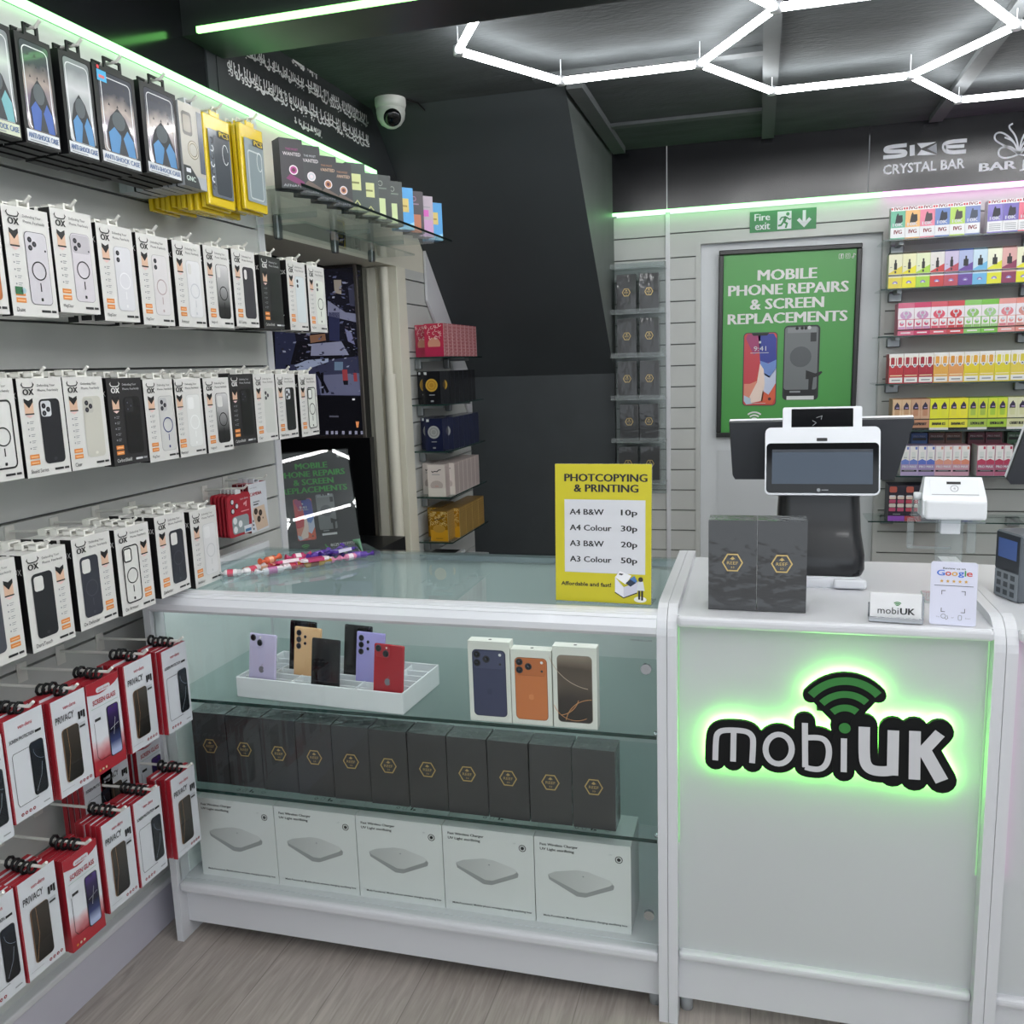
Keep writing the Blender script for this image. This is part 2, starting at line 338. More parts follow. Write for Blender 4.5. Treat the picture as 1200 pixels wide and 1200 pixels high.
# ---------------------------------------------------------------- LED strips and hexagon lights
GL = glow('green_light_strip', (.27, 1.0, .22), 2.6); GW = glow('green_white_strip', (.28, 1.0, .30), 2.4); PK = glow('pink_light_strip', (1.0, .32, .85), 2.4)
b = MB(); b.box(XW + .0, XW + .012, -1.2, 3.45, 2.217, 2.233, GW); tag(b.build('light_strip'), 'long bright green light strip along the top of the left slatted wall', 'light strip')
b = MB(); b.box(-1.46, 2.5, 2.215, 2.225, 2.345, 2.36, GL); tag(b.build('light_strip'), 'green light strip along the lower edge of the dark ceiling beam', 'light strip')
b = MB(); b.box(XS, .541, YB - .045, YB - .03, 2.158, 2.172, GW); tag(b.build('light_strip'), 'green light strip under the black header above the fire exit sign', 'light strip')
b = MB(); b.box(.541, 2.6, YB - .045, YB - .03, 2.158, 2.172, PK); tag(b.build('light_strip'), 'pink light strip under the black header above the shelves of small cartons', 'light strip')
HZ = 2.40; HL = .469; TUB = glow('white_light_tube', (1.0, 1.0, 1.0), TUBE); HX = mat('hexagon_joint', '#c9ccd0', .4)
hexroot = empty('hexagon_light'); hexroot.location = (0, 3.1, HZ)
tag(hexroot, 'honeycomb ceiling lamp of white light tubes joined in hexagons', 'ceiling light')
s = HZ - 1.44
Cn = Vector((-.18 * s / .86, 2.835 * s / .86, HZ))
def node(i, j): return Cn + Vector((HL * 1.5 * i, HL * math.sqrt(3) * (j + (.5 if i % 2 else 0)), 0))   # hexagon centres' grid helper
edges = {}; nodes = {}
E1 = Vector((HL, 0, 0)); E2 = Vector((HL / 2, HL * .8660254, 0)); E3 = Vector((HL / 2, -HL * .8660254, 0))
def key(p): return (round(p.x, 2), round(p.y, 2))
def edge(p, q):
    if p.y < -.9 or q.y < -.9 or p.y > 4.2 or q.y > 4.2 or max(p.x, q.x) > 2.45 or min(p.x, q.x) < -1.35: return
    k = tuple(sorted((key(p), key(q)))); edges[k] = (p, q); nodes[key(p)] = p; nodes[key(q)] = q
for i in range(-2, 4):
    for j in range(-8, 4):
        for di in (0,):
            c = Cn + Vector((HL * 3 * i, HL * 1.7320508 * j, 0))       # vertices of type C: edges to the left, up right and down right
            for c2 in (c, c + Vector((HL * 1.5, HL * .8660254, 0))):
                edge(c2, c2 - E1); edge(c2, c2 + E2); edge(c2, c2 + E3)
gone = []
Bn = Cn - E1
for k, (p, q) in edges.items():
    m_ = (p + q) / 2
    if m_.y - Bn.y > .577 * (m_.x - Bn.x) + .05: continue                   # the honeycomb ends along this line, short of the stair wall
    if min(p.x, q.x) < -1.0: continue
    if p.y > q.y: p, q = q, p
    ins = 2.22 < p.y < 2.42, 2.22 < q.y < 2.42
    a = p; c = q
    if p.y < 2.42 and q.y > 2.42 and m_.y > 2.32: a = p + (q - p) * ((2.425 - p.y) / (q.y - p.y))
    elif q.y > 2.22 and p.y < 2.22: c = p + (q - p) * ((2.215 - p.y) / (q.y - p.y))
    elif all(ins): continue
    d = (q - p).normalized(); 
    if a is p: a = p + d * .018; gone.append(key(p))
    if c is q: c = q - d * .018; gone.append(key(q))
    t = MB(); t.tube([a - hexroot.location, c - hexroot.location], .0115, TUB, 10); t.build('light_tube', hexroot)
for k in set(gone):
    p = nodes[k]; t = MB(); t.M = Matrix.Translation(p - hexroot.location)
    t.lathe([(0, -.013), (.016, -.013), (.016, .013), (0, .013)], HX, 12); t.tube([(0, 0, .01), (0, 0, CEIL - HZ)], .002, HX, 6); t.build('connector', hexroot)
# ================================================================ counters
YF = 1.735; ZT = .9275; YR = 2.29
def divider(b, x0, x1, ztop=.945, rad=.06):
    prof = [(YR, 0), (YF + .0, 0)] + [(YF, ztop - rad)] + [(YF + rad - rad * math.cos(R(a)), ztop - rad + rad * math.sin(R(a))) for a in range(15, 91, 15)] + [(YR, ztop)]
    n = len(prof); V = [(x0, y, z) for y, z in prof] + [(x1, y, z) for y, z in prof]
    b.add(V, [tuple(range(n))[::-1], tuple(range(n, 2 * n))] + [(i, (i + 1) % n, (i + 1) % n + n, i + n) for i in range(n)], WHITE)
SX = -.1735; SX2 = .4468                                # the two seams between the counters
# --- glass display counter
dc = tag(empty('display_counter'), 'white glass fronted display counter with a glass top and two glass shelves', 'display counter')
dc.location = (-.8, YF, 0); o0 = -Vector((-.8, YF, 0))
def dpart(b, n): b.M = None; o = b.build(n, dc); o.location = o0; return o
b = MB(); divider(b, SX - .0205, SX - .0005); dpart(b, 'side_panel')
b = MB(); divider(b, -1.43, -1.411); dpart(b, 'side_panel')
b = MB(); b.box(-1.411, SX - .0205, YF + .03, YF + .046, .042, .15, WHITE); b.box(-1.411, SX - .0205, YF + .002, YF + .045, .138, .164, WHITE, .008, 3); dpart(b, 'plinth_panel')
b = MB(); b.box(-1.411, SX - .0205, YF + .03, YR, .150, .166, WHITE); dpart(b, 'base_board')
TR = mat('white_ribbed_trim', '#e3e5ea', .25, coat=.3)
b = MB(); prof = [(YF + .045, .880), (YF + .004, .881), (YF - .006, .890), (YF - .008, .904), (YF + .002, .920), (YF + .014, .926), (YF + .036, .929), (YF + .045, .929)]
V = [(-1.411, y, z) for y, z in prof] + [(SX - .0205, y, z) for y, z in prof]; n = len(prof)
b.add(V, [tuple(range(n)), tuple(range(n, 2 * n))[::-1]] + [(i, i + n, (i + 1) % n + n, (i + 1) % n) for i in range(n)], TR)
for y, z in ((YF + .002, .9200), (YF + .012, .9252), (YF + .022, .9272)): b.box(-1.411, SX - .0205, y - .0012, y + .0012, z - .0008, z + .0008, TR)
dpart(b, 'front_trim')
b = MB(); b.box(-1.40, SX - .03, YF + .05, YF + .062, .909, .914, glow('added_fill_glow', (.93, .98, 1), 6)); b.box(-1.402, SX - .028, YF + .048, YF + .064, .9145, .919, STEEL); b.box(-1.402, SX - .028, YF + .0465, YF + .0485, .905, .919, STEEL); dpart(b, 'added_fill_strip')  # unseen strip behind the trim, added to brighten the goods; steel shields its top
b = MB(); b.box(-1.411, SX - .0205, YF + .012, YF + .018, .166, .885, GLASS); o = dpart(b, 'front_glass')
for x, z in ((-.215, .25), (-.217, .81), (-1.385, .29), (-1.385, .645)):
    h = MB(); h.tube([(x, YF + .0125, z), (x, YF + .004, z)], .011, STEEL, 16); h.build('glass_clamp', o)
h = MB(); h.y = YF + .0115; h.text('TEMPERED GLASS', -.25, -.205, .868, .8715, GREY, 1); h.build('etched_mark', o)
b = MB(); b.box(-1.411, SX - .0205, YF + .045, YR - .01, .9215, .9275, SHELFGLASS); dpart(b, 'glass_top')
for z in (.655, .417):
    b = MB(); b.box(-1.405, SX - .025, YF + .028, YR - .04, z - .008, z, SHELFGLASS); b.box(-1.405, SX - .025, YF + .0275, YF + .0285, z - .008, z, GEDGE); dpart(b, 'glass_shelf')
    pg = MB()
    for y in (YF + .07, YR - .1):
        for x in (-1.411, SX - .0205 - .014): pg.tube([(x, y, z - .013), (x + .014, y, z - .013)], .006, STEEL, 8)
    dpart(pg, 'shelf_pin')
BK = mat('pale_teal_back_panel', '#dde6e5', .35, vary=.04, vscale=2)
for i, (x0, x1, y) in enumerate(((-1.411, -.70, YR - .012), (-.74, SX - .0205, YR - .022))):
    b = MB(); b.box(x0, x1, y, y + .008, .166, .905, BK); dpart(b, 'sliding_door')
b = MB(); b.box(-1.411, SX - .0205, YR - .03, YR, .906, .921, mat('aluminium_rail', '#aeb9bd', .3, metal=.6)); dpart(b, 'back_rail')
b = MB(); b.box(-1.411, -1.409, YF + .05, YR - .03, .17, .915, BK); dpart(b, 'side_lining')
for x in (SX - .035, ):
    b = MB(); b.lathe([(0, 0), (.014, 0), (.014, .042), (0, .042)], mat('clear_foot', '#a9adb0', .2), 12, (x, YF + .06, 0)); dpart(b, 'foot')
# --- white service counter with the lit shop sign
def service(name, label, x0, x1, ledmat):
    r = tag(empty(name), label, 'counter'); r.location = ((x0 + x1) / 2, YF, 0); oo = -r.location
    def p(b, n): o = b.build(n, r); o.location = oo; return o
    b = MB(); divider(b, x0, x0 + .02); p(b, 'side_panel'); b = MB(); divider(b, x1 - .02, x1); p(b, 'side_panel')
    b = MB(); b.box(x0 + .02, x1 - .02, YF + .012, YR, ZT - .018, ZT, WHITE); b.box(x0 + .02, x1 - .02, YF - .004, YF + .016, ZT - .022, ZT + .001, WHITE, .008, 3); p(b, 'worktop')
    b = MB(); b.box(x0 + .02, x1 - .02, YF + .028, YF + .044, .15, ZT - .02, mat('white_front_panel', '#c3c6c7', .35, vary=.02, vscale=1.5)); p(b, 'front_panel')
    b = MB(); b.box(x0 + .02, x1 - .02, YF + .03, YF + .046, .045, .152, WHITE); b.box(x0 + .02, x1 - .02, YF + .012, YF + .046, .147, .168, WHITE, .008, 3); p(b, 'plinth_panel')
    for x in (x0 + .0205, x1 - .0235):
        b = MB(); b.box(x, x + .002, YF + .0245, YF + .0275, .42, ZT - .03, ledmat); p(b, 'edge_light')
    b = MB()
    for x in (x0 + .035, x1 - .035): b.lathe([(0, 0), (.014, 0), (.014, .046), (0, .046)], mat('clear_foot', '#a9adb0', .2), 12, (x, YF + .06, 0))
    p(b, 'foot'); return r
service('service_counter', 'white counter with the backlit green and black shop sign on its front', SX + .0005, SX2 - .0005, glow('edge_green', (.5, 1, .5), .38))
service('service_counter', 'white counter lit pink, cut off by the right edge of the picture', SX2 + .0005, 1.25, glow('edge_pink', (1, .25, .75), 3))

# --- the lit sign: backing, lettering and fan shape, glowing at the back
YS = YF + .028                                           # front panel surface
def sp(a, c):                                            # sign drawing unit -> the front plane
    p = at(760 + a / 2.7273, 560 + c / 2.7273, 1, YS - .028); return (p.x, p.z)
def q2(pts): return [sp(*p) for p in pts]
k = (sp(900, 800)[0] - sp(300, 800)[0]) / 600            # metres per drawing unit
sg = tag(empty('shop_sign'), 'backlit sign on the counter front reading mobiUK under a green signal fan', 'sign'); sg.location = (.13, YS, .66); so = -sg.location
m_ = [[(213, 905), (215, 832), (222, 816), (240, 808), (290, 809), (318, 814), (332, 828), (335, 845), (331, 914)], [(272, 812), (270, 909)]]
o_ = arc(416, 869, 42, 0, 360, 28, 47)
b_ = [[(500, 785), (501, 927)], [(501, 832), (545, 831), (566, 840), (577, 862), (577, 892), (568, 920), (548, 934), (520, 932), (501, 926)]]
i_ = [[(625, 834), (624, 942)]]
u_ = [(690, 797), (689, 895), (697, 922), (715, 936), (750, 940), (783, 936)]
U2 = [(783, 808), (780, 952)]
K1 = [(852, 810), (850, 965)]; K2 = [(866, 888), (932, 817)]; K3 = [(880, 868), (938, 970)]
fan_c = (627, 800)
strokes = [(m_[0], 20), (m_[1], 20), (o_, 20), (b_[0], 20), (b_[1], 20), (i_[0], 20), (u_, 36), (U2, 36), (K1, 36), (K2, 36), (K3, 42)]
SBLK = mat('sign_black_face', '#101112', .6, spec=.2); SWH = mat('sign_white_face', '#c9c9cc', .45); SGR = mat('sign_green_face', '#2e7a33', .45)
def chaikin(pts, n=2):
    for _ in range(n):
        o = [pts[0]]
        for a, c in zip(pts, pts[1:]): o += [(a[0] * .75 + c[0] * .25, a[1] * .75 + c[1] * .25), (a[0] * .25 + c[0] * .75, a[1] * .25 + c[1] * .75)]
        pts = o + [pts[-1]]
    return pts
strokes = [(chaikin(p) if len(p) > 3 and p is not o_ else p, w_) for p, w_ in strokes]
def fat(b, extra, y0, y1, m):                           # union of rounded strokes as solid bars, each a hair deeper than the last
    st = [0]
    def pp(poly):
        st[0] += 1; b.prism(poly, y0 + .00002 * (st[0] % 97), y1, m)
    for pts, wd in strokes:
        pts = q2(pts); r = (wd / 2 + extra) * k
        for i in range(len(pts) - 1):
            a, c = Vector(pts[i]), Vector(pts[i + 1])
            d = (c - a).normalized(); n = Vector((-d.y, d.x)) * r; t = math.degrees(math.atan2(d.y, d.x))
            pp(arc(c.x, c.y, r, t - 90, t + 90, 8) + arc(a.x, a.y, r, t + 90, t + 270, 8))
    for q_ in ((416, 869), (540, 882)):
        c = sp(*q_); pp(arc(c[0], c[1], 36 * k, 0, 337.5, 15))
    e = extra
    fan = [sp(fan_c[0] + (172 + e - 24) * math.sin(R(t)) * 1.0, fan_c[1] - (172 + e - 24) * math.cos(R(t))) for t in range(-49, 50, 7)]
    fan += [sp(fan_c[0] + 22 + e * .5, fan_c[1] - 12), sp(fan_c[0] - 22 - e * .5, fan_c[1] - 12)]
    pp(fan)
    for t in (-47, 47):
        c = sp(fan_c[0] + 148 * math.sin(R(t)), fan_c[1] - 148 * math.cos(R(t))); pp(arc(c[0], c[1], (e) * k, 0, 337.5, 15))
    c = sp(*fan_c); pp(arc(c[0], c[1], (20 + e) * k, 0, 337.5, 15))
b = MB(); fat(b, 26, YS - .024, YS - .0135, SBLK); o = b.build('backing', sg); o.location = so
b = MB(); fat(b, 23, YS - .0125, YS - .008, glow('sign_green_glow', (.20, 1.0, .12), 17)); o = b.build('back_light', sg); o.location = so
b = MB()
for x, z in ((.0, .67), (.25, .665), (.13, .75)): b.box(x - .01, x + .01, YS - .008, YS, z - .01, z + .01, BLACK)
o = b.build('stand_off', sg); o.location = so
b = MB(YS - .0242); b.dl = .0003
for i, (pts, wd) in enumerate(strokes):
    if pts is o_: b.line(q2(o_[:-1]), 20 * k, SWH, 1 + i, closed=True)
    else: b.line(q2(pts), wd * k, SWH, 1 + i)
o = b.build('lettering', sg); o.location = so
b = MB(YS - .0242); b.dl = .0005
for r_, th in ((150, 27), (107, 24), (64, 24)):
    a = 46 if r_ > 140 else (43 if r_ > 100 else 38)
    b.line([sp(fan_c[0] + r_ * math.sin(R(t)), fan_c[1] - r_ * math.cos(R(t))) for t in range(-a, a + 1, 4)], th * k, SGR, 5)
c = sp(*fan_c); b.disc(c[0], c[1], 19 * k, SGR, 8, 20); o = b.build('signal_fan', sg); o.location = so
# ================================================================ cartons on the left wall
OXD = [  # per row: pixel corners of each front (bottom left, top right), design
]
def oxlogo(b, u, W, H, m):                              # horned mark over two letters
    b.text('OX', u - W * .12, u + W * .12, H * .832, H * .893, m, 3, .06)
    b.line([(u - W * .135, H * .940), (u - W * .10, H * .912), (u - W * .05, H * .906), (u + W * .05, H * .906), (u + W * .10, H * .912), (u + W * .135, H * .940)], H * .011, m, 3)
    for s_ in (-1, 1): b.poly([(u + s_ * W * .145, H * .936), (u + s_ * W * .105, H * .962), (u + s_ * W * .118, H * .930)], m, 3)
BOXB = C('#1f1f21'); KRAFT = C('#d9b49b'); ORANGE = C('#dd8a45'); CARTON = mat('white_carton', '#d5d4d1', .42); CARTBLK = mat('black_carton', '#2c2b2d', .38); CARTSIDE = mat('black_carton_side', '#161617', .4)
def hang_tab(parent, W, H, D, m=TAB):
    b = MB(); w = .030; z0, z1 = H, H + .013; y0 = .002; y1 = min(D, .02)
    b.box(-w / 2, w / 2, y0, y1, z0, z0 + .003, m); b.box(-w / 2, w / 2, y0, y1, z1 - .003, z1, m)
    b.box(-w / 2, -w / 2 + .005, y0, y1, z0, z1, m); b.box(w / 2 - .005, w / 2, y0, y1, z0, z1, m); return b.build('hang_tab', parent)
def ox_box(W, H, D, d):
    """d: dark, right (sticker column on the right), case colour, rim, cam (0 none 1 square-hole 2 two lenses 3 three lenses 4 camera bar 5 pill), ring colour, name"""
    r = empty('phone_case_carton'); b = MB()
    base = CARTBLK if d.get('dark') else CARTON; ink = WPRINT if d.get('dark') else INK
    b.sidebox(-W / 2, W / 2, 0, D, 0, H, base, CARTSIDE, base)
    sd = -1 if not d.get('right') else 1
    # spine lettering on the near side
    b.M = Matrix.Rotation(R(-90), 4, 'Z') @ Matrix.Translation((0, 0, 0)); b.y = -W / 2
    b.text('OX', -D * .85, -D * .15, H * .80, H * .86, WPRINT, 1); b.line([(-D * .7, H * .06), (-D * .8, H * .09), (-D * .8, H * .2), (-D * .65, H * .22)], .002, WPRINT, 1)
    b.M = None; b.y = 0
    oxlogo(b, -W * .28, W, H, ink)
    b.text('Defending Your', -W * .07, W * .33, H * .905, H * .937, C('#4f4f52') if not d.get('dark') else LG, 3); b.text('Phone, Fearlessly', -W * .07, W * .40, H * .855, H * .888, C('#4f4f52') if not d.get('dark') else LG, 3)
    su = W * .30 if d.get('right') else -W * .30
    cu = -W * .12 if d.get('right') else W * .155
    # award sticker
    b.poly([(su - W * .095, H * .76), (su, H * .70), (su + W * .095, H * .76), (su + W * .095, H * .80), (su, H * .775), (su - W * .095, H * .80)], INK, 3)
    b.rect(su - W * .095, su + W * .095, H * .645, H * .76, KRAFT, 2); b.rect(su - W * .1, su + W * .1, H * .635, H * .648, INK, 3); b.poly([(su - W * .09, H * .63), (su, H * .60), (su + W * .09, H * .63)], C('#e6c5c0'), 2)
    for k in range(5):
        v = H * (.555 - .065 * k)
        b.disc(su - W * .06, v, W * .016, GREY, 2, 8); b.rect(su - W * .02, su + W * .07, v + H * .006, v + H * .012, GREY, 2); b.rect(su - W * .02, su + W * .05, v - H * .012, v - H * .006, GREY, 2)
    for k in range(2): b.rect(su - W * .105, su + W * .105, H * (.125 + .062 * k), H * (.170 + .062 * k), ORANGE, 2); b.rect(su - W * .08, su + W * .08, H * (.142 + .062 * k), H * (.150 + .062 * k), C('#f0c9a0'), 3)
    if d.get('green'): b.rect(su - W * .11, su + W * .05, H * .20, H * .27, C('#2f6b45'), 4); b.disc(su + W * .07, H * .235, W * .05, C('#9fc1c9'), 4)
    if d.get('name'): b.ctext(d['name'], -W * .42, H * .062, H * .04, ink if not d.get('dark') else WPRINT, 3, 0, W * .42, .8, -1)
    b.rect(W * .12, W * .32, H * .045, H * .068, C('#2a2a2c') if not d.get('dark') else LG, 3); b.rect(W * .345, W * .45, H * .045, H * .068, C('#2a2a2c') if not d.get('dark') else GREY, 3)
    # the pictured case
    u0, u1, v0, v1 = cu - W * .235, cu + W * .235, H * .12, H * .785
    cc = d['col']; rim = d.get('rim')
    if rim: b.rr(u0 - .001, u1 + .001, v0 - .001, v1 + .001, W * .09, C(rim), 2)
    if d.get('fade'): b.rr(u0, u1, v0, v1, W * .085, rampmat('fading_case_print', [(0, '#1c1c1e'), (.2, '#232325'), (.75, '#b5b5b6'), (1, '#d2d0d1')], 2, .66 * H, .12 * H, .35), 3)
    else: b.rr(u0, u1, v0, v1, W * .085, C(cc, .35), 3)
    lens = C('#232328'); cm = d.get('cam', 0); L = u0 + W * .04; T = v1 - H * .03
    if cm == 1: b.rr(L, L + W * .21, T - H * .15, T, W * .05, base if not d.get('hole') else C(d['hole']), 5); b.ring  # cut-out
    if cm == 2:
        for k in range(2): b.disc(L + W * .055, T - H * (.035 + .07 * k), W * .048, lens, 5); b.disc(L + W * .055, T - H * (.035 + .07 * k), W * .022, C('#4a4a55'), 6)
    if cm in (3, 4):
        if cm == 4: b.rr(u0 + .002, u1 - .002, v1 - H * .19, v1 - .002, W * .06, C(d.get('bar', '#b9b9bd')), 4)
        else: b.rr(L - W * .01, L + W * .22, T - H * .15, T + H * .01, W * .05, C(d.get('bar', '#a9a9ad')), 4)
        for x, y in ((.055, .04), (.055, .115), (.15, .078)): b.disc(L + W * x, T - H * y, W * .047, lens, 5); b.disc(L + W * x, T - H * y, W * .02, C('#4a4a55'), 6)
        if cm == 4: b.disc(u1 - W * .05, T - H * .13, W * .018, lens, 5)
    if cm == 5: b.rr(L, L + W * .12, T - H * .13, T, W * .06, base, 5)
    if d.get('ring'): 
        m = C(d['ring']); b.ring(cu, (v0 + v1) / 2 - H * .02, W * .15, W * .022, m, 5); b.rect(cu - W * .012, cu + W * .012, v0 + H * .12, v0 + H * .20, m, 5); b.rr(cu - W * .025, cu + W * .025, v0 + H * .03, v0 + H * .06, .001, m, 5)
    if d.get('bumper'):
        m = C(d['bumper'])
        for k in (1, 2, 3): b.ring
        b.line(rrpoly(u0 + .001, u1 - .001, v0 + .001, v1 - .001, W * .085), .0028, m, 5, closed=True)
        if cm == 1: b.line(rrpoly(L, L + W * .21, T - H * .15, T, W * .05), .003, m, 6, closed=True)
    if d.get('mark'): b.rr(cu - W * .035, cu + W * .035, v0 + H * .03, v0 + H * .06, .002, C(d['mark']), 5)
    b.build('carton', r); hang_tab(r, W, H, D); return r
BL = dict
rows = [
 # top carton row
 dict(z='top', W=.1085, H=.196, x=-1.305, n=3, items=[
  ((-34, 366), (8, 239), BL(col='#b06a3c', cam=4, bar='#b06a3c', name='Dune'), 'cut by the left picture edge, with an orange phone'),
  ((16, 368), (55, 251), BL(col='#c9c6cc', rim='#4c4b50', cam=4, bar='#c9c6cc', ring='#2b2b2d', name='Dune', green=1), 'with a clear grey bumper case and a green sticker'),
  ((71, 364), (106, 254), BL(col='#cfcad0', rim='#97959a', cam=4, bar='#b9b5bb', ring='#2f2f31', name='MagClear'), 'with a clear case, wide camera bar and black ring'),
  ((120, 371.7), (156.7, 273), BL(col='#d6d6da', rim='#bbbbc0', cam=2, ring='#e6e6e8', name='MagClear'), 'with a lilac tinted case and white ring'),
  ((168, 378), (196.7, 281.7), BL(col='#d5d2d3', rim='#b5b3b4', cam=2, ring='#b9a9a9', name='MagClear'), 'with a clear case, two lenses and a grey ring'),
  ((206, 380), (238, 290), BL(col='#dcdcde', rim='#c3c5c7', cam=5, ring='#c9cbd0', name='Armour'), 'with a frosted white case and pale ring'),
  ((245.7, 382.7), (267, 293), BL(col='#cccacb', rim='#2a2a2c', cam=5, fade=1, ring='#1c1c1e', name='Vanguard'), 'with a case fading from white to black'),
  ((277.5, 383), (297.7, 296), BL(col='#3b3840', rim='#2a282e', cam=5, name='AX Series'), 'with a dark plum phone case'),
  ((304, 384), (333, 305), BL(dark=1, col='#222224', cam=0, name='CarbonShield'), 'printed black all over, with a black case'),
  ((337, 386), (360, 310), BL(col='#d2dadd', rim='#bcc6ca', cam=2, name='Clear'), 'with a pale blue phone in a clear case'),
  ((361.7, 389), (381.7, 314.3), BL(col='#dfe3da', cam=2, ring='#1c1c1e', name='MagClear'), 'with a bare black ring, at the far end'),
 ]),
 dict(z='middle', W=.1085, H=.184, x=-1.305, n=3, items=[
  ((-26, 572), (16, 448), BL(col='#d7d7d5', rim='#2a2a2c', cam=0, ring='#1c1c1e', bumper='#1c1c1e', name='Armour'), 'cut by the left picture edge, with a black ring'),
  ((35, 565), (69, 438), BL(col='#24252a', cam=3, bar='#c9ccd0', mark='#3a3b40', name='Shield Series'), 'with a large plain black case and silver camera square'),
  ((86, 555), (118, 438), BL(col='#c5c3b9', cam=3, bar='#b9b8b0', mark='#d8d6cc', name='Clear'), 'with a pale beige clear case and three lenses'),
  ((132.3, 548), (166.7, 441.7), BL(dark=1, col='#19191b', cam=3, bar='#2a2a2c', name='CarbonShield'), 'printed black, third full one from the left'),
  ((176.7, 543), (203, 442.7), BL(col='#c9c9c7', rim='#aaaaac', cam=3, bar='#b9b9bb', ring='#2c3a78', name='MagClear'), 'with a clear case and a dark blue ring'),
  ((209, 538), (235, 441.7), BL(col='#dddedc', rim='#c9cccb', cam=1, hole='#e8e9e8', ring='#eceeed', name='Armour'), 'with a nearly white case and white ring'),
  ((246, 531.7), (266, 441.7), BL(col='#c5c6c6', rim='#2a2a2c', cam=1, fade=1, ring='#1c1c1e', name='Vanguard'), 'with a square camera hole, fading to black'),
  ((276, 522.7), (293, 438), BL(dark=1, col='#19191b', cam=3, bar='#2a2a2c', name='CarbonShield'), 'nearer the recess than the other black one'),
  ((304, 519), (319, 437), BL(col='#c9cbc6', cam=3, bar='#c9cbc6', name='Clear'), 'with a grey case, third from the far end'),
  ((326.7, 516), (346, 437), BL(col='#202124', cam=3, bar='#c9ccd0', mark='#3a3b40', name='Shield Series'), 'with a black case, second from the far end'),
  ((352, 512.7), (371.7, 438), BL(col='#dcdfd8', cam=1, hole='#e9ebe6', bumper='#1c1c1e', ring='#1c1c1e', name='Armour'), 'with a clear case edged in black, at the far end'),
 ]),
 dict(z='lower', W=.1075, H=.188, x=-1.305, n=4, items=[
  ((-28, 787), (17.6, 650.7), BL(right=1, col='#4a4c55', cam=0, ring='#33343c', name='Defender'), 'cut by the left picture edge'),
  ((38, 763.4), (77, 640.7), BL(right=1, col='#202226', cam=1, mark='#3a3c40', name='DuraTouch'), 'with a plain black case and a white camera hole'),
  ((93, 739), (129.7, 623), BL(right=1, col='#31333d', cam=1, ring='#43454f', name='Ox Defender', green=0), 'with a slate case, third from the left'),
  ((143, 723), (174, 611), BL(right=1, col='#d7d7d3', cam=1, hole='#e4e3df', bumper='#1c1c1e', ring='#1c1c1e', name='Ox Armour'), 'with a clear case edged in black and a black ring'),
  ((188, 700), (216.7, 599.7), BL(col='#30323a', cam=1, ring='#454750', name='Defender'), 'with a navy case, fifth from the left'),
  ((231.7, 689), (250.7, 592.6), BL(col='#d9d9d9', rim='#c3c5c6', cam=1, hole='#e0e0e0', ring='#c6c8c9', name='Armour'), 'with a pale case, nearest the glass counter'),
 ])]
def peg(y, z, x1, g, lab):
    b = MB(); b.box(XW, XW + .003, -.0, .0, 0, 0, PEG) if 0 else None
    b.tube([(0, 0, 0), (x1 - XW, 0, .006)], .0032, PEG, 8); b.tube([(x1 - XW, 0, .006), (x1 - XW + .012, 0, .016)], .0032, PEG, 8)
    b.box(.001, .004, -.012, .012, -.03, .012, PEG)
    o = b.build('hook'); put(o, (XW, y, z)); return tag(o, lab, 'hook', g)
PEGS = 'white hooks on the left slatted wall'
for rw in rows:
    W, H, x, rn = rw['W'], rw['H'], rw['x'], rw['z']
    ys = [(at(*q_[0], 0, x).y + at(*q_[1], 0, x).y) / 2 for q_ in rw['items']]; ys[0] = min(ys[0], ys[1] - W - .008)
    for i, (bl, tr, d, words) in enumerate(rw['items']):
        p = at(*bl, 0, x); q = at(*tr, 0, x); y = ys[i]; zc = (p.z + q.z) / 2 if i else (at(*rw['items'][1][0], 0, x).z + at(*rw['items'][1][1], 0, x).z) / 2 + .002; D = .026
        shade = 'black' if d.get('dark') else 'white'
        root = ox_box(W, H, D, d); put(root, (x, y, zc - H / 2), 90)
        if rn == 'lower': root.rotation_euler.z += R(0)
        tag(root, '%s carton, %s carton row, %s' % (shade, rn, words), 'carton', 'phone case cartons in the %s row' % rn)
        for k in range(1, rw['n']):
            c = dup(root); c.location = (x - k * (D + .006), y + rnd.uniform(-.003, .003), zc - H / 2 + rnd.uniform(-.002, .003))
            tag(c, '%s carton behind the %s front one of the %s carton row' % (shade, ORD[i], rn), 'carton', 'cartons behind, %s row peg %d' % (rn, i + 1))
        peg(y, zc + H / 2 + .0035, x + .004, PEGS, 'white wire hook of the %s carton from the left, %s carton row' % (ORD[i], rn))
# ---------------------------------------------------------------- red and white screen protector packs
RED = mat('pack_red', '#a32330', .38); REDE = mat('pack_red_edge', '#8c1f2a', .4); PW = mat('pack_white', '#cfd2d8', .35)
PHDK = rampmat('pack_phone_dark', [(0, '#15181d'), (.5, '#1d2128'), (1, '#2b3442')], 2, .12, .05, .25)
PHPR = rampmat('pack_phone_privacy', [(0, '#1b1a19'), (.5, '#3a3530'), (1, '#4b453f')], 2, .14, .03, .25)
PHPU = rampmat('pack_phone_purple', [(0, '#a9b4d6'), (.18, '#3b4470'), (.4, '#1b1a2c'), (.7, '#33264f'), (1, '#5a3d8c')], 2, .11, .035, .25)
SGWH = rampmat('pack_glass_front', [(0, '#a3202c'), (.22, '#a8303a'), (.36, '#d3a5aa'), (.45, '#d9dce2'), (1, '#cfd2d8')], 2, .2, 0, .35, .15, 30)
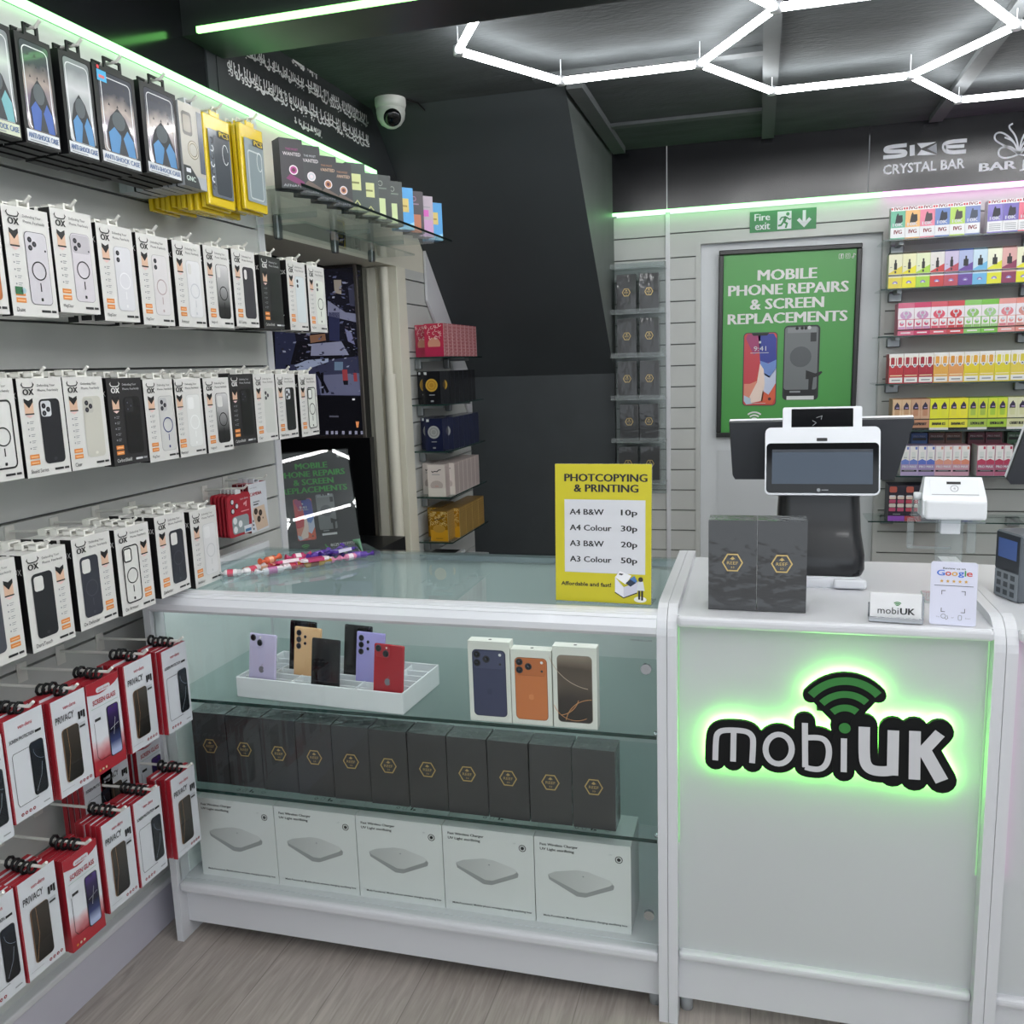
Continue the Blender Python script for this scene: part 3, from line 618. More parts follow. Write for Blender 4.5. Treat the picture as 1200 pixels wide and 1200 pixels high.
def red_pack(kind, W=.092, H=.198, D=.011):
    r = empty('screen_protector_pack'); b = MB()
    b.sidebox(-W / 2, W / 2, 0, D, 0, H, PW if kind != 'glass' else SGWH, RED, RED)
    icons = lambda c: [b.disc(W * (.12 + .09 * k), H * .055, W * .034, C(c), 2, 10) for k in range(4)]
    if kind == 'glass':
        b.poly([(-W / 2, H * .885)] + [(-W / 2 + W * t / 8, H * (.885 + .03 * abs(t - 3.2) ** 1.4 / 4 - .035)) for t in range(1, 8)] + [(W / 2, H * .93), (W / 2, H), (-W / 2, H)], RED, 1)
        b.rr(-W * .22, W * .22, H * .87, H * .925, .005, PW, 2); b.text('ven-dens', -W * .17, W * .17, H * .883, H * .91, C('#a32330'), 3)
        b.text('SCREEN GLASS', -W * .36, W * .36, H * .755, H * .81, C('#a32330'), 3, .02)
        b.line([(-W * .42, H * .72), (W * .42, H * .72)], .0006, C('#58a07a'), 2)
        b.line([(-W * .22, H * .62), (-W * .35, H * .62), (-W * .38, H * .6), (-W * .38, H * .2), (-W * .3, H * .15), (0, H * .15)], .0011, INK, 2)
        b.rect(-W * .42, -W * .12, H * .57, H * .66, PW, 3); b.rect(-W * .36, -W * .18, H * .58, H * .61, INK, 4)
        b.rr(W * .02, W * .40, H * .12, H * .68, .006, C('#26242e'), 3); b.rr(W * .045, W * .375, H * .13, H * .67, .005, PHPU, 4); b.rr(W * .16, W * .26, H * .645, H * .66, .0012, INK, 5)
        b.line([(W * .08, H * .42), (W * .35, H * .46)], .0006, PW, 5); b.line([(W * .17, H * .35), (W * .26, H * .53)], .0006, PW, 5)
        for k, c in enumerate(('#c98a3a', '#c7c0a8', '#d9c9a0')): b.disc(-W * (.36 - .1 * k), H * .05, W * .03, C(c), 2, 10)
    else:
        b.rect(-W / 2, -W * .47, 0, H, RED, 1)
        b.text('ven-dens', -W * .16, W * .2, H * .875, H * .915, C('#b3424a'), 3, .01)
        if kind == 'privacy':
            b.text('PRIVACY', -W * .40, W * .12, H * .755, H * .825, INK, 3, .01, .06)
            for k in range(3): b.rect(W * (.24 + .07 * k), W * (.295 + .07 * k), H * (.70 + .02 * (k % 2)), H * .78, INK, 3)
            b.rect(W * .22, W * .42, H * .60, H * .66, C('#b9bcc2'), 3); b.rect(W * .24, W * .40, H * .61, H * .63, INK, 4)
            b.rr(-W * .27, W * .22, H * .12, H * .68, .008, C('#6e5238'), 3); b.rr(-W * .24, W * .215, H * .125, H * .675, .007, PHPR, 4)
            b.line([(-W * .22, H * .15), (-W * .1, H * .4), (-W * .12, H * .67)], .0006, C('#b98a5a'), 5); b.line([(-W * .42, H * .07), (-W * .08, H * .07)], .0006, GREY, 3)
        else:
            b.text('SCREEN PROTECTION', -W * .40, W * .22, H * .765, H * .80, INK, 3, .02)
            b.rect(W * .2, W * .42, H * .755, H * .82, C('#d0d3d8'), 3); b.rect(W * .24, W * .40, H * .765, H * .79, INK, 4)
            b.line([(W * .05, H * .66), (-W * .33, H * .66), (-W * .37, H * .64), (-W * .37, H * .18), (-W * .33, H * .14), (W * .15, H * .14)], .001, INK, 2)
            b.rr(W * .06, W * .42, H * .16, H * .69, .007, C('#14161a'), 3); b.rr(W * .08, W * .405, H * .17, H * .68, .006, PHDK, 4)
            b.line(arc(W * .42, H * .62, W * .28, 180, 262, 8), .0005, C('#8b98aa'), 5); b.line([(W * .12, H * .2), (W * .28, H * .34), (W * .33, H * .46)], .0005, C('#aab6c4'), 5)
            b.rect(W * .25, W * .42, H * .05, H * .062, GREY, 2)
        for k in range(4): b.disc(-W * (.30 - .1 * k) if kind != 'privacy' else W * (.1 + .1 * k), H * .055, W * .036, C('#8f2630'), 2, 10); b.disc(-W * (.30 - .1 * k) if kind != 'privacy' else W * (.1 + .1 * k), H * .055, W * .014, PW, 3, 8)
    b.build('pack', r)
    t = MB(); t.tube([(.0, D * .5 - .0012 * 0, H), (.0, D * .5, H + .002)], .004, BLACK, 6)
    t.tube([(.010 * math.cos(a / 8 * math.pi * 2), D * .5, H + .011 + .010 * math.sin(a / 8 * math.pi * 2)) for a in range(9)], .0032, BLACK, 6); t.build('hanging_loop', r)
    return r
packs = {k: red_pack(k) for k in ('privacy', 'glass', 'screen')}; used = set()
KW = {'privacy': 'white pack with a brown tinted phone', 'glass': 'red and white pack with purple topped phone', 'screen': 'white pack with dark and outlined phones'}
XR = -1.305
rr_ = [('upper', [((-30, 990), (-2, 880), 'screen'), ((14, 962), (52, 831), 'screen'), ((69, 938), (100, 805), 'privacy'), ((109.6, 913), (140, 785), 'glass'), ((153, 884), (178, 766), 'privacy'), ((194, 862), (220, 751), 'screen')]),
       ('lower', [((-18, 1190), (15, 1046), 'screen'), ((35, 1148.6), (61.8, 1011), 'privacy'), ((87.5, 1117), (110.8, 982), 'glass'), ((128.3, 1069), (152.8, 946.8), 'privacy'), ((162.6, 1040), (189.4, 922), 'screen'), ((205, 1008), (230, 895), 'privacy')])]
for rn, its in rr_:
    for i, (bl, tr, kind) in enumerate(its):
        p = at(*bl, 0, XR); q = at(*tr, 0, XR); y = (p.y + q.y) / 2; zc = (p.z + q.z) / 2; H = .198
        if i == len(its) - 1: y = min(y, YF - .006 - .046)
        nn = 5
        for k in range(nn):
            c = packs[kind] if kind not in used else dup(packs[kind]); used.add(kind)
            c.location = (XR - k * .0135, y + (rnd.uniform(-.003, .003) if k else 0), zc - H / 2 + (rnd.uniform(-.003, .002) if k else 0)); c.rotation_euler = (0, 0, R(90))
            where = 'the %s red row' % rn
            if k == 0: tag(c, '%s, %s front pack of %s' % (KW[kind], ORD[i], where), 'pack', 'front screen protector packs, %s row' % rn)
            else: tag(c, 'red edged pack behind the %s front pack of %s' % (ORD[i], where), 'pack', 'packs behind, %s row peg %d' % (rn, i + 1))
        peg(y, zc + H / 2 + .0095, XR + .018, PEGS, 'white wire hook with black loops over the %s pack of %s' % (ORD[i], where))
# half empty pegs: a few packs left deep on the wall behind the lower row
for i, (px, py, kind, n) in enumerate(((118, 985, 'screen', 4), (132, 925, 'privacy', 3), (172, 890, 'glass', 3))):
    p = at(px, py, 0, -1.43)
    for k in range(n):
        c = dup(packs[kind]); c.location = (-1.42 - .016 * k, p.y, .385); c.rotation_euler = (0, 0, R(90))
        tag(c, 'red edged pack pushed back to the wall between the red rows, %s stack' % ORD[i], 'pack', 'pushed back packs, %s stack' % ORD[i])
# ---------------------------------------------------------------- black blister packs with armoured figures, top row
CLR = rampmat('clear_case_picture', [(0, '#6f7478'), (.3, '#b9bdbf'), (.55, '#7d8386'), (.8, '#c7cacb'), (1, '#8a9092')], 2, .2, 0, .15, .35, 14, coat=.6)
CLR2 = rampmat('oily_case_picture', [(0, '#3d4046'), (.35, '#8a7f78'), (.6, '#6d6276'), (.8, '#a79a92'), (1, '#4b4d55')], 2, .2, 0, .15, .5, 16, coat=.6)
BLU = C('#4f86b8'); BLU2 = C('#3f5fa8'); TEAL = C('#6fa9b0')
def shock_pack(W, H, D, v):
    r = empty('blister_pack'); b = MB(); b.box(-W / 2, W / 2, 0, D, 0, H, BLACK)
    b.rr(-W * .40, W * .42, H * .13, H * .95, .008, CLR if v % 2 == 0 else CLR2, 1); b.line(rrpoly(-W * .34, W * .36, H * .15, H * .9, .01), .002, C('#d5d8da', .15), 2, closed=True)
    b.line(rrpoly(-W * .40, W * .42, H * .13, H * .95, .008), .0016, C('#2b2d30', .2), 2, closed=True)
    if v % 2:
        for k in range(9): b.poly([(W * (-.22 + .2 * (k % 3)), H * (.82 - .1 * (k // 3))), (W * (-.17 + .2 * (k % 3)), H * (.82 - .1 * (k // 3))), (W * (-.195 + .2 * (k % 3)), H * (.85 - .1 * (k // 3)))], INK, 3)
    f = BLU if v != 1 else BLU2                       # a plain armoured figure: hood, shoulders, arms
    V0 = H * .135; b.M = Matrix.Translation((0, 0, V0)) @ Matrix.Diagonal((1.22, 1, 1.22, 1)) @ Matrix.Translation((0, 0, -V0))
    b.poly([(-W * .22, H * .14), (-W * .25, H * .3), (-W * .16, H * .44), (0, H * .53), (W * .14, H * .46), (W * .28, H * .3), (W * .32, H * .14)], C('#23262b'), 3)
    b.disc(0, H * .42, W * .13, C('#4b5358'), 4, 14, H * .08); b.poly([(-W * .2, H * .14), (-W * .22, H * .3), (-W * .1, H * .36), (W * .02, H * .3), (W * .0, H * .14)], f, 4)
    b.poly([(W * .06, H * .14), (W * .06, H * .28), (W * .16, H * .36), (W * .27, H * .28), (W * .29, H * .14)], TEAL if v == 0 else f, 4); b.poly([(-W * .05, H * .14), (W * .04, H * .32), (W * .14, H * .14)], C('#30353b'), 5)
    b.M = None
    b.rect(-W * .46, W * .46, H * .02, H * .13, C('#cfd3d6') if v else C('#c9cfb8'), 3); b.text('ANTI-SHOCK CASE', -W * .43, W * .43, H * .055, H * .105, C('#3f5f92'), 5, .03); b.rect(-W * .4, W * .1, H * .03, H * .04, GREY, 5)
    if v == 3: b.rect(-W * .42, -W * .2, H * .84, H * .95, C('#3aa0d0'), 4); b.disc(-W * .38, H * .975, W * .03, C('#c8323a'), 4); b.rect(-W * .38, -W * .25, H * .87, H * .9, C('#d06a6a'), 5)
    b.build('pack', r); t = MB(); w = W * .42
    t.box(-w / 2, w / 2, 0, .004, H, H + .006, BLACK); t.box(-w / 2, -w / 2 + .006, 0, .004, H + .006, H + .02, BLACK); t.box(w / 2 - .006, w / 2, 0, .004, H + .006, H + .02, BLACK); t.box(-w / 2, w / 2, 0, .004, H + .017, H + .022, BLACK); t.build('hanger', r); return r
XT = -1.30
for i, (bl, tr, v, wd) in enumerate((((-22, 158), (9.5, 24), 0, 'cut off by the left edge, with a teal figure'), ((33, 167), (56, 52), 1, 'second from the left, with dark blue figure'),
        ((82, 181), (104, 70.7), 2, 'third from the left, with light blue figure'), ((118.7, 190.7), (157, 93), 3, 'fourth from the left, with blue price sticker'), ((170.7, 205), (206.7, 109), 5, 'fifth and last, beside the grey pack'))):
    p = at(*bl, 0, XT); q = at(*tr, 0, XT); W = min(.125, max(.085, q.y - p.y)); H = .192; zc = (p.z + q.z) / 2; y = (p.y + q.y) / 2; D = .024
    r = shock_pack(W, H, D, v); put(r, (XT, y, zc - H / 2), 90); tag(r, 'black blister pack, topmost row, %s' % wd, 'pack', 'black blister packs in the topmost row')
    for k in range(1, 4):
        c = dup(r); c.location = (XT - k * (D + .004), y + rnd.uniform(-.003, .003), zc - H / 2 - .002 * k)
        tag(c, 'black blister pack behind the %s front one of the topmost row' % ORD[i], 'pack', 'black packs behind, peg %d' % (i + 1))
    peg(y, zc + H / 2 + .011, XT + .01, PEGS, 'white wire hook of the %s black blister pack in the topmost row' % ORD[i])
def gnc_pack():
    r = empty('phone_case_pack'); b = MB(); W, H, D = .088, .188, .02; b.box(-W / 2, W / 2, 0, D, 0, H, C('#a9adb2'))
    b.rect(-W * .5, W * .5, H * .15, H, C('#b4b1a8', .3), 1); b.rr(-W * .4, W * .02, H * .62, H * .90, .008, C('#4f4b44', .2), 2); b.rr(-W * .36, -W * .04, H * .66, H * .86, .006, C('#8d8577', .2), 3)
    b.ring(0, H * .46, W * .2, W * .09, C('#8f897a', .2), 2); b.ring(0, H * .46, W * .2, W * .03, C('#d6d1c2', .2), 3); b.rect(W * .26, W * .48, H * .2, H * .95, C('#5d636d', .2), 3)
    b.poly([(-W * .5, 0), (-W * .5, H * .25), (-W * .2, H * .25), (W * .1, H * .12), (W * .2, 0)], C('#20282a'), 4); b.text('GNC', -W * .42, -W * .02, H * .07, H * .13, C('#cfe0d6'), 5, .03); b.rr(-W * .4, -W * .2, H * .17, H * .22, .002, PW, 5)
    b.build('pack', r); hang_tab(r, W, H, D, C('#c9cccf')); return r
p = at(215.5, 214.7, 0, XT); q = at(236, 131, 0, XT); y = (p.y + q.y) / 2; zc = (p.z + q.z) / 2
g = gnc_pack(); put(g, (XT, y, zc - .094), 90); tag(g, 'silver grey phone case pack with a round ring, between the black and the yellow packs', 'pack')
for k in range(1, 8):
    c = dup(g); c.location = (XT - k * .0235, y + rnd.uniform(-.004, .004), zc - .094 - rnd.uniform(0, .006)); tag(c, 'silver grey pack stacked behind the front grey one on the topmost row', 'pack', 'grey packs behind the front grey pack')
peg(y, zc + .097, XT + .01, PEGS, 'white wire hook carrying the silver grey packs of the topmost row')
YEL = mat('yellow_plastic_sleeve', '#d9bc1c', .25, coat=.5, bump=.4, bscale=60)
def pcs_pack(v):
    r = empty('phone_case_sleeve'); b = MB(); W, H, D = .112, .215, .012
    b.box(-W / 2, W / 2, 0, D, 0, H, YEL, .003); b.rr(-W * .40, W * .42, H * .10, H * .84, .004, C('#6f757b', .15) if v == 0 else C('#98a3a6', .15), 10); b.rr(-W * .22, W * .36, H * .13, H * .78, .008, C('#4b5056', .2) if v == 0 else C('#8b979b', .2), 11)
    if v == 0:
        for k in range(7): b.line(arc(-W * .31, H * (.2 + .085 * k), W * .06, 20 + 40 * k, 250 + 40 * k, 6), .003, C('#d9dcde') if k % 2 else INK, 12)
    else: b.line(rrpoly(-W * .28, W * .3, H * .14, H * .7, .008), .004, C('#c9d0d2', .15), 12, closed=True)
    b.ring(W * .2, H * .60, W * .11, .002, C('#e6eaec', .2), 13, 20, 320, 18, H * .11)
    b.rect(-W * .05, W * .40, H * .77, H * .85, INK, 14); b.text('PCS', W * .0, W * .36, H * .782, H * .838, C('#e2c62a'), 15, .04)
    b.build('sleeve', r); t = MB(); t.box(-.02, .02, .003, .006, H, H + .012, YEL); t.tube([(-.012, .004, H + .01), (-.006, .004, H + .022), (.006, .004, H + .022), (.012, .004, H + .01)], .0025, C('#e9e6da'), 6); t.build('hanger', r); return r
for v, (bl, tr, wd) in enumerate((((242.7, 234.7), (270.7, 145), 'left'), ((284, 244), (310.7, 152), 'right'))):
    p = at(*bl, 0, XT); q = at(*tr, 0, XT); y = (p.y + q.y) / 2; zc = (p.z + q.z) / 2 - .004
    r = pcs_pack(v); put(r, (XT, y, zc - .107), 90); tag(r, 'yellow framed phone case sleeve, the %s of the two yellow fronts in the topmost row' % wd, 'pack', 'yellow phone case sleeves at the front')
    for k in range(1, 11):
        c = dup(r); c.location = (XT - k * .0165, y + rnd.uniform(-.008, .008), zc - .107 + rnd.uniform(-.012, .004)); c.rotation_euler.z += R(rnd.uniform(-.8, .8))
        tag(c, 'yellow sleeve in the thick stack behind the %s yellow front sleeve' % wd, 'pack', 'yellow sleeves behind the %s front one' % wd)
    peg(y, zc + .122, XT + .01, PEGS, 'white wire hook carrying the %s stack of yellow sleeves' % wd)
# ---------------------------------------------------------------- camera lens protector packs near the recess
def lens_pack():
    r = empty('lens_protector_pack'); b = MB(); W, H, D = .115, .118, .006; b.rr  # red card with blister
    b.prism(rrpoly(-W / 2, W / 2, 0, H, .012), 0, D, C('#a92333'))
    for x, z in ((-.3, .84), (-.12, .72), (-.3, .62)): b.disc(W * x, H * z, W * .075, INK, 2, 14); b.disc(W * x + .001, H * z, W * .055, C('#c9ccd0', .2), 3, 14)
    b.text('ven-dens', W * .05, W * .4, H * .84, H * .89, PW, 2); b.line([(W * .18, H * .72), (W * .3, H * .76), (W * .28, H * .66)], .006, C('#e3a3a8'), 2); b.rect(W * .05, W * .4, H * .55, H * .575, C('#d98f95'), 2)
    b.rr(-W * .36, W * .36, H * .06, H * .48, .012, C('#8f9a9c', .2), 3)
    for x, z in ((-.24, .38), (-.24, .17), (-.02, .28)): b.disc(W * x, H * z, W * .085, C('#d9dcdd', .2), 4, 14)
    b.rect(W * .12, W * .46, H * .02, H * .2, PW, 5); b.rect(W * .16, W * .42, H * .05, H * .12, C('#4f7fa8'), 6)
    b.build('card', r); t = MB(); t.box(-.012, .012, 0, .003, H, H + .014, C('#d9dcdd', .2)); t.build('hang_tab', r); return r
l = lens_pack(); p = at(274, 605, 0, -1.42)
for k in range(5):
    c = l if k == 0 else dup(l); c.location = (-1.40 - .013 * k, p.y - .0 + .002 * k, .992); c.rotation_euler = (0, 0, R(90))
    tag(c, 'red card of camera lens protectors at the front of its stack, beside the glass counter' if k == 0 else 'red lens protector card behind the front one beside the glass counter', 'pack', 'red lens protector cards' if k else None)
peg(p.y, 1.12, -1.38, PEGS, 'white wire hook carrying the red lens protector cards')
def cam_pack():
    r = empty('lens_protector_box'); b = MB(); W, H, D = .095, .142, .016; b.sidebox(-W / 2, W / 2, 0, D, 0, H, PW, C('#6b1f28'), RED)
    b.text('CAMERA', -W * .45, W * .2, H * .75, H * .82, C('#b3303a'), 2, .03); b.text('ven-dens', -W * .45, -W * .05, H * .9, H * .93, GREY, 2); b.rect(-W * .3, W * .05, H * .6, H * .63, GREY, 2); b.rect(-W * .3, -.002, H * .55, H * .575, INK, 2)
    b.poly([(-W * .2, H * .02), (-W * .38, H * .38), (-W * .3, H * .5), (W * .3, H * .52), (W * .45, H * .05)], C('#cdb59f'), 2)
    for x, z in ((-.2, .42), (.05, .37), (-.06, .25)): b.disc(W * x, H * z, W * .1, C('#2a211d'), 3, 14); b.disc(W * x, H * z, W * .04, C('#5b4a41'), 4, 10)
    b.disc(W * .17, H * .25, W * .03, INK, 3, 8)
    for k in range(3): b.disc(-W * .38, H * (.08 + .08 * k), W * .035, INK, 3, 8)
    b.build('box', r); hang_tab(r, W, H, D, PW); return r
l = cam_pack(); p = at(297, 593, 0, -1.42)
for k in range(3):
    c = l if k == 0 else dup(l); c.location = (-1.405 - .018 * k, p.y + .004, .985); c.rotation_euler = (0, 0, R(90))
    tag(c, 'white box of camera lens protectors at the front of its stack, beside the recess' if k == 0 else 'lens protector box with dark red sides behind the white front one beside the recess', 'pack', 'lens protector boxes behind' if k else None)
peg(p.y, 1.134, -1.38, PEGS, 'white wire hook carrying the lens protector boxes')
# ================================================================ in the glass counter
# boxed phones on the upper shelf
APPLE = lambda b, u, v, r, m, l: (b.disc(u, v, r, m, l, 16, r * 1.05), b.poly([(u + r * .05, v + r * 1.15), (u + r * .4, v + r * 1.5), (u + r * .45, v + r * 1.75), (u + r * .1, v + r * 1.45)], m, l), )
def apple(b, u, v, r, m, bg, l=4): APPLE(b, u, v, r, m, l); b.disc(u + r * 1.05, v + r * .1, r * .38, bg, l + 1, 10)
def phone_box(v, W=.0965, H=.188, D=.03):
    b = MB(); wb = mat('white_phone_carton', '#e9e8e1', .35)
    b.sidebox(-W / 2, W / 2, 0, D, 0, H, wb, wb)
    u = W * .40; z0, z1 = H * .07, H * .90
    if v < 2:
        c = C('#3f4360', .3) if v == 0 else C('#d07a48', .3); c2 = C('#4b4f6c', .3) if v == 0 else C('#c36f3f', .3)
        b.rr(-u, u, z0, z1, .010, C('#2f3248') if v == 0 else C('#9c5a35'), 2); b.rr(-u + .0012, u - .0012, z0 + .0012, z1 - .0012, .009, c, 3); b.rr(-u + .003, u - .003, z1 - H * .235, z1 - .003, .008, c2, 4); b.line([(-u + .006, z1 - H * .235), (u - .006, z1 - H * .235)], .0008, C('#353852') if v == 0 else C('#a65d35'), 5)
        for x, z in ((-.28, .06), (-.28, .165), (-.06, .115)): b.disc(W * x, z1 - H * z, W * .088, C('#2b2c36'), 6, 18); b.disc(W * x, z1 - H * z, W * .065, C('#17181d', .15), 7, 18); b.disc(W * x - .001, z1 - H * z + .001, W * .025, C('#3f4658', .15), 8, 10)
        b.disc(W * .27, z1 - H * .055, W * .035, C('#e9e9ea'), 6, 12); b.disc(W * .27, z1 - H * .17, W * .03, C('#2b2c36'), 6, 12)
        apple(b, 0, H * .38, W * .07, C('#383c58', .3) if v == 0 else C('#dd8d5c', .3), c, 5)
    else:
        b.rr(-u, u, z0, z1, .010, C('#8d8378'), 2); b.rr(-u + .0012, u - .0012, z0 + .0012, z1 - .0012, .009, rampmat('box_wallpaper', [(0, '#2a2727'), (.35, '#39322f'), (.6, '#5e5249'), (.8, '#54483f'), (1, '#9b8b7c')], 2, .16, .015, .25, .1, 20), 3)
        OR = C('#d8955f', .3)
        b.line(arc(u + .005, z1 + .03, .105, 200, 262, 14), .0012, C('#c9b29d', .3), 4); b.line(arc(u - .0, z0 - .005, .06, 92, 170, 14), .0014, OR, 4); b.line(arc(-u - .002, z0 + .065, .05, 280, 345, 12), .0014, OR, 4); b.line(arc(-.0, z0 + .055, .05, 200, 300, 10), .0012, OR, 4)
    b.M = Matrix(((1, 0, 0, 0), (0, 0, 1, 0), (0, 1, 0, 0), (0, 0, 0, 1)))
    b.M = Matrix.Translation((0, 0, H)) @ Matrix.Rotation(R(-90), 4, 'X')   # small mark on the lid edge
    b.y = 0; b.disc(0, D * .5, .004, C('#3a3a3c'), 1, 10)
    b.M = None
    return b.build('phone_box')
for v, (x, z, H, lb) in enumerate(((-.5665, .655, .186, 'white box picturing a dark blue phone, left of three'), (-.471, .655, .172, 'white box picturing an orange phone, middle of three'), (-.374, .655, .184, 'white box picturing golden arcs on dark, right of three'))):
    o = phone_box(v, .0965 if v != 1 else .0915, H); put(o, (x, YF + .035, z)); tag(o, lb + ' on the upper glass shelf', 'phone box', 'boxed phones')
# phone tray and phones
p0, p1, p2 = at(283, 822, 2, .657), at(482, 838, 2, .657), at(510, 812, 2, .657)
TA = math.degrees(math.atan2(p1.y - p0.y, p1.x - p0.x)); TA = -4.0
tr = tag(empty('phone_display_tray'), 'white plastic phone tray with open compartments on the upper glass shelf', 'tray')
TW, TD, TH = .455, .205, .052
put(tr, (-1.003, YF + .045, .6555), TA); tw = mat('white_tray_plastic', '#e6e9ec', .35)
b = MB()
def tpart(n, *bx):
    b = MB(); b.box(*bx, tw, .0015, 1); return b.build(n, tr)
tpart('front_wall', -TW / 2, TW / 2, 0, .004, 0, TH); tpart('back_wall', -TW / 2, TW / 2, TD - .004, TD, 0, TH); tpart('side_wall', -TW / 2, -TW / 2 + .004, .004, TD - .004, 0, TH); tpart('side_wall', TW / 2 - .004, TW / 2, .004, TD - .004, 0, TH)
tpart('base', -TW / 2 + .004, TW / 2 - .004, .004, TD - .004, 0, .003)
for x, ya, yb in ((-.08, .0045, .0675), (.095, .0045, .0675), (-.16, .0705, TD - .005), (0.0, .0705, TD - .005), (.155, .0705, TD - .005)): tpart('divider', x - .0015, x + .0015, ya, yb, .003, TH - .005)
for k in (1, 2, 3, 4, 5): tpart('divider', -TW / 2 + .004, TW / 2 - .004, TD * k / 6 - .0015, TD * k / 6 + .0015, .003, TH - .008)
def phone(cf, kind, W=.080, H=.150, D=.008):
    r = empty('smartphone'); b = MB(); c = C(cf, .2); b.box(-W / 2, W / 2, 0, D, 0, H, c, .0035, 3); b.rr(-W / 2 + .002, W / 2 - .002, .002, H - .002, .010, c, 1); o = b.build('body', r)
    b = MB(); b.dl = .0006; lens = C('#14151a', .15); rim = C('#55565e', .25)
    if kind == 'duo':
        b.rr(-W * .45, W * .06, H * .79, H * .98, .009, C(cf, .3), 2)
        for x, z in ((-.33, .93), (-.08, .855)): b.disc(W * x, H * z, W * .105, rim, 3, 18); b.disc(W * x, H * z, W * .085, lens, 4, 18)
        b.disc(-W * .06, H * .945, W * .03, C('#efe9dc'), 3, 10); b.build('camera', r); b = MB(); b.dl = .0006; apple(b, 0, H * .42, W * .10, C('#77777f', .2), c, 2); b.build('emblem', r)
    elif kind == 'trio':
        for z in (.90, .79, .68): b.disc(-W * .30, H * z, W * .095, rim, 3, 18); b.disc(-W * .30, H * z, W * .078, lens, 4, 18)
        for z in (.845, .735): b.disc(-W * .06, H * z, W * .052, rim, 3, 12); b.disc(-W * .06, H * z, W * .04, lens, 4, 12)
        b.build('camera', r)
    else:
        b.rr(-W * .47, W * .47, H * .012, H * .988, .009, C('#0c0d10', .08), 2); b.disc(0, H * .955, W * .022, C('#2a2d33'), 3, 8); b.build('screen', r)
    return r
for x, y, z, cf, kind, lb in ((-.166, .012, .006, '#c2b9d8', 'duo', 'lilac phone with two lenses, left end of the front row in the white tray'),
        (-.113, .109, .014, '#1d1f23', 'screen', 'black phone at the back of the white tray, left of the gold one'), (-.078, .075, .010, '#d9b083', 'trio', 'gold phone with three round lenses in the white tray'),
        (.010, .014, .006, '#101114', 'screen', 'black phone standing face out in the front middle of the white tray'), (.045, .109, .014, '#1d1f23', 'screen', 'black phone at the back of the white tray, behind the violet one'),
        (.098, .075, .010, '#a39cd6', 'trio', 'violet phone with three round lenses in the white tray'), (.180, .012, .006, '#a81f2c', 'duo', 'red phone with two lenses, right end of the white tray')):
    r = phone(cf, kind); M = tr.matrix_basis
    a = R(TA); put(r, (tr.location.x + x * math.cos(a) - y * math.sin(a), tr.location.y + x * math.sin(a) + y * math.cos(a), .6555 + z - .0), TA - 4, -9); tag(r, lb, 'phone', 'loose phones in the tray')
# black perfume cartons with a gold hexagon
GOLD = mat('gold_foil', '#c9ae74', .3, metal=.6)
WRAPB = mat('black_carton_in_film', '#2f3032', .45, coat=.9, bump=.55, bscale=7, bdist=.02)
WRAPT = mat('film_top', '#4a4d4e', .3, coat=1, bump=1, bscale=24, bdist=.02)
def reef(W=.0955, H=.187, D=.062):
    b = MB(); b.sidebox(-W / 2, W / 2, 0, D, 0, H, WRAPB, WRAPB, WRAPT); c = H * .535
    hx = [(math.cos(R(60 * k)) * .0195, c + math.sin(R(60 * k)) * .0195) for k in range(6)]; b.line(hx, .0028, GOLD, 3, closed=True)
    b.disc(0, c + .008, .0035, GOLD, 3, 8, .0025); b.line([(-.005, c + .007), (0, c + .012), (.005, c + .007)], .001, GOLD, 3); b.text('REEF', -.011, .011, c - .004, c + .0025, GOLD, 3); b.text('33', -.0035, .0035, c - .012, c - .008, GOLD, 3)
    # film folds
    F = C('#6a6c6e', .2)
    return b.build('perfume_carton')
rf = None
xs = [(-1.3704, -1.2653), (-1.2653, -1.1656), (-1.1656, -1.0662), (-1.0662, -.9712), (-.9712, -.8717), (-.8717, -.7747), (-.7747, -.6737), (-.6737, -.5793), (-.5793, -.4812), (-.4812, -.3817), (-.3778, -.279)]
xs = [(-1.3704 + .0983 * i, 0) for i in range(11)]
for i, (a, _) in enumerate(xs):
    o = reef() if rf is None else dup(rf); rf = rf or o
    put(o, (a + .049, YF + .062 - .002 * i + rnd.uniform(-.002, .002), .4175), rnd.uniform(-1, 1)); tag(o, 'black gold-hexagon carton, %s from the left on the lower shelf of the glass counter' % ORD[i], 'perfume carton', 'black cartons on the lower glass shelf')
for i, x in enumerate((-.0465, .0495)):
    for k in range(1):
        o = dup(rf); put(o, (x, 1.795 + .0 * k, ZT + .0015), 0); tag(o, 'black film wrapped carton on the white counter, %s one of the pair' % ('left', 'right')[i], 'perfume carton', 'pair of black cartons on the counter')
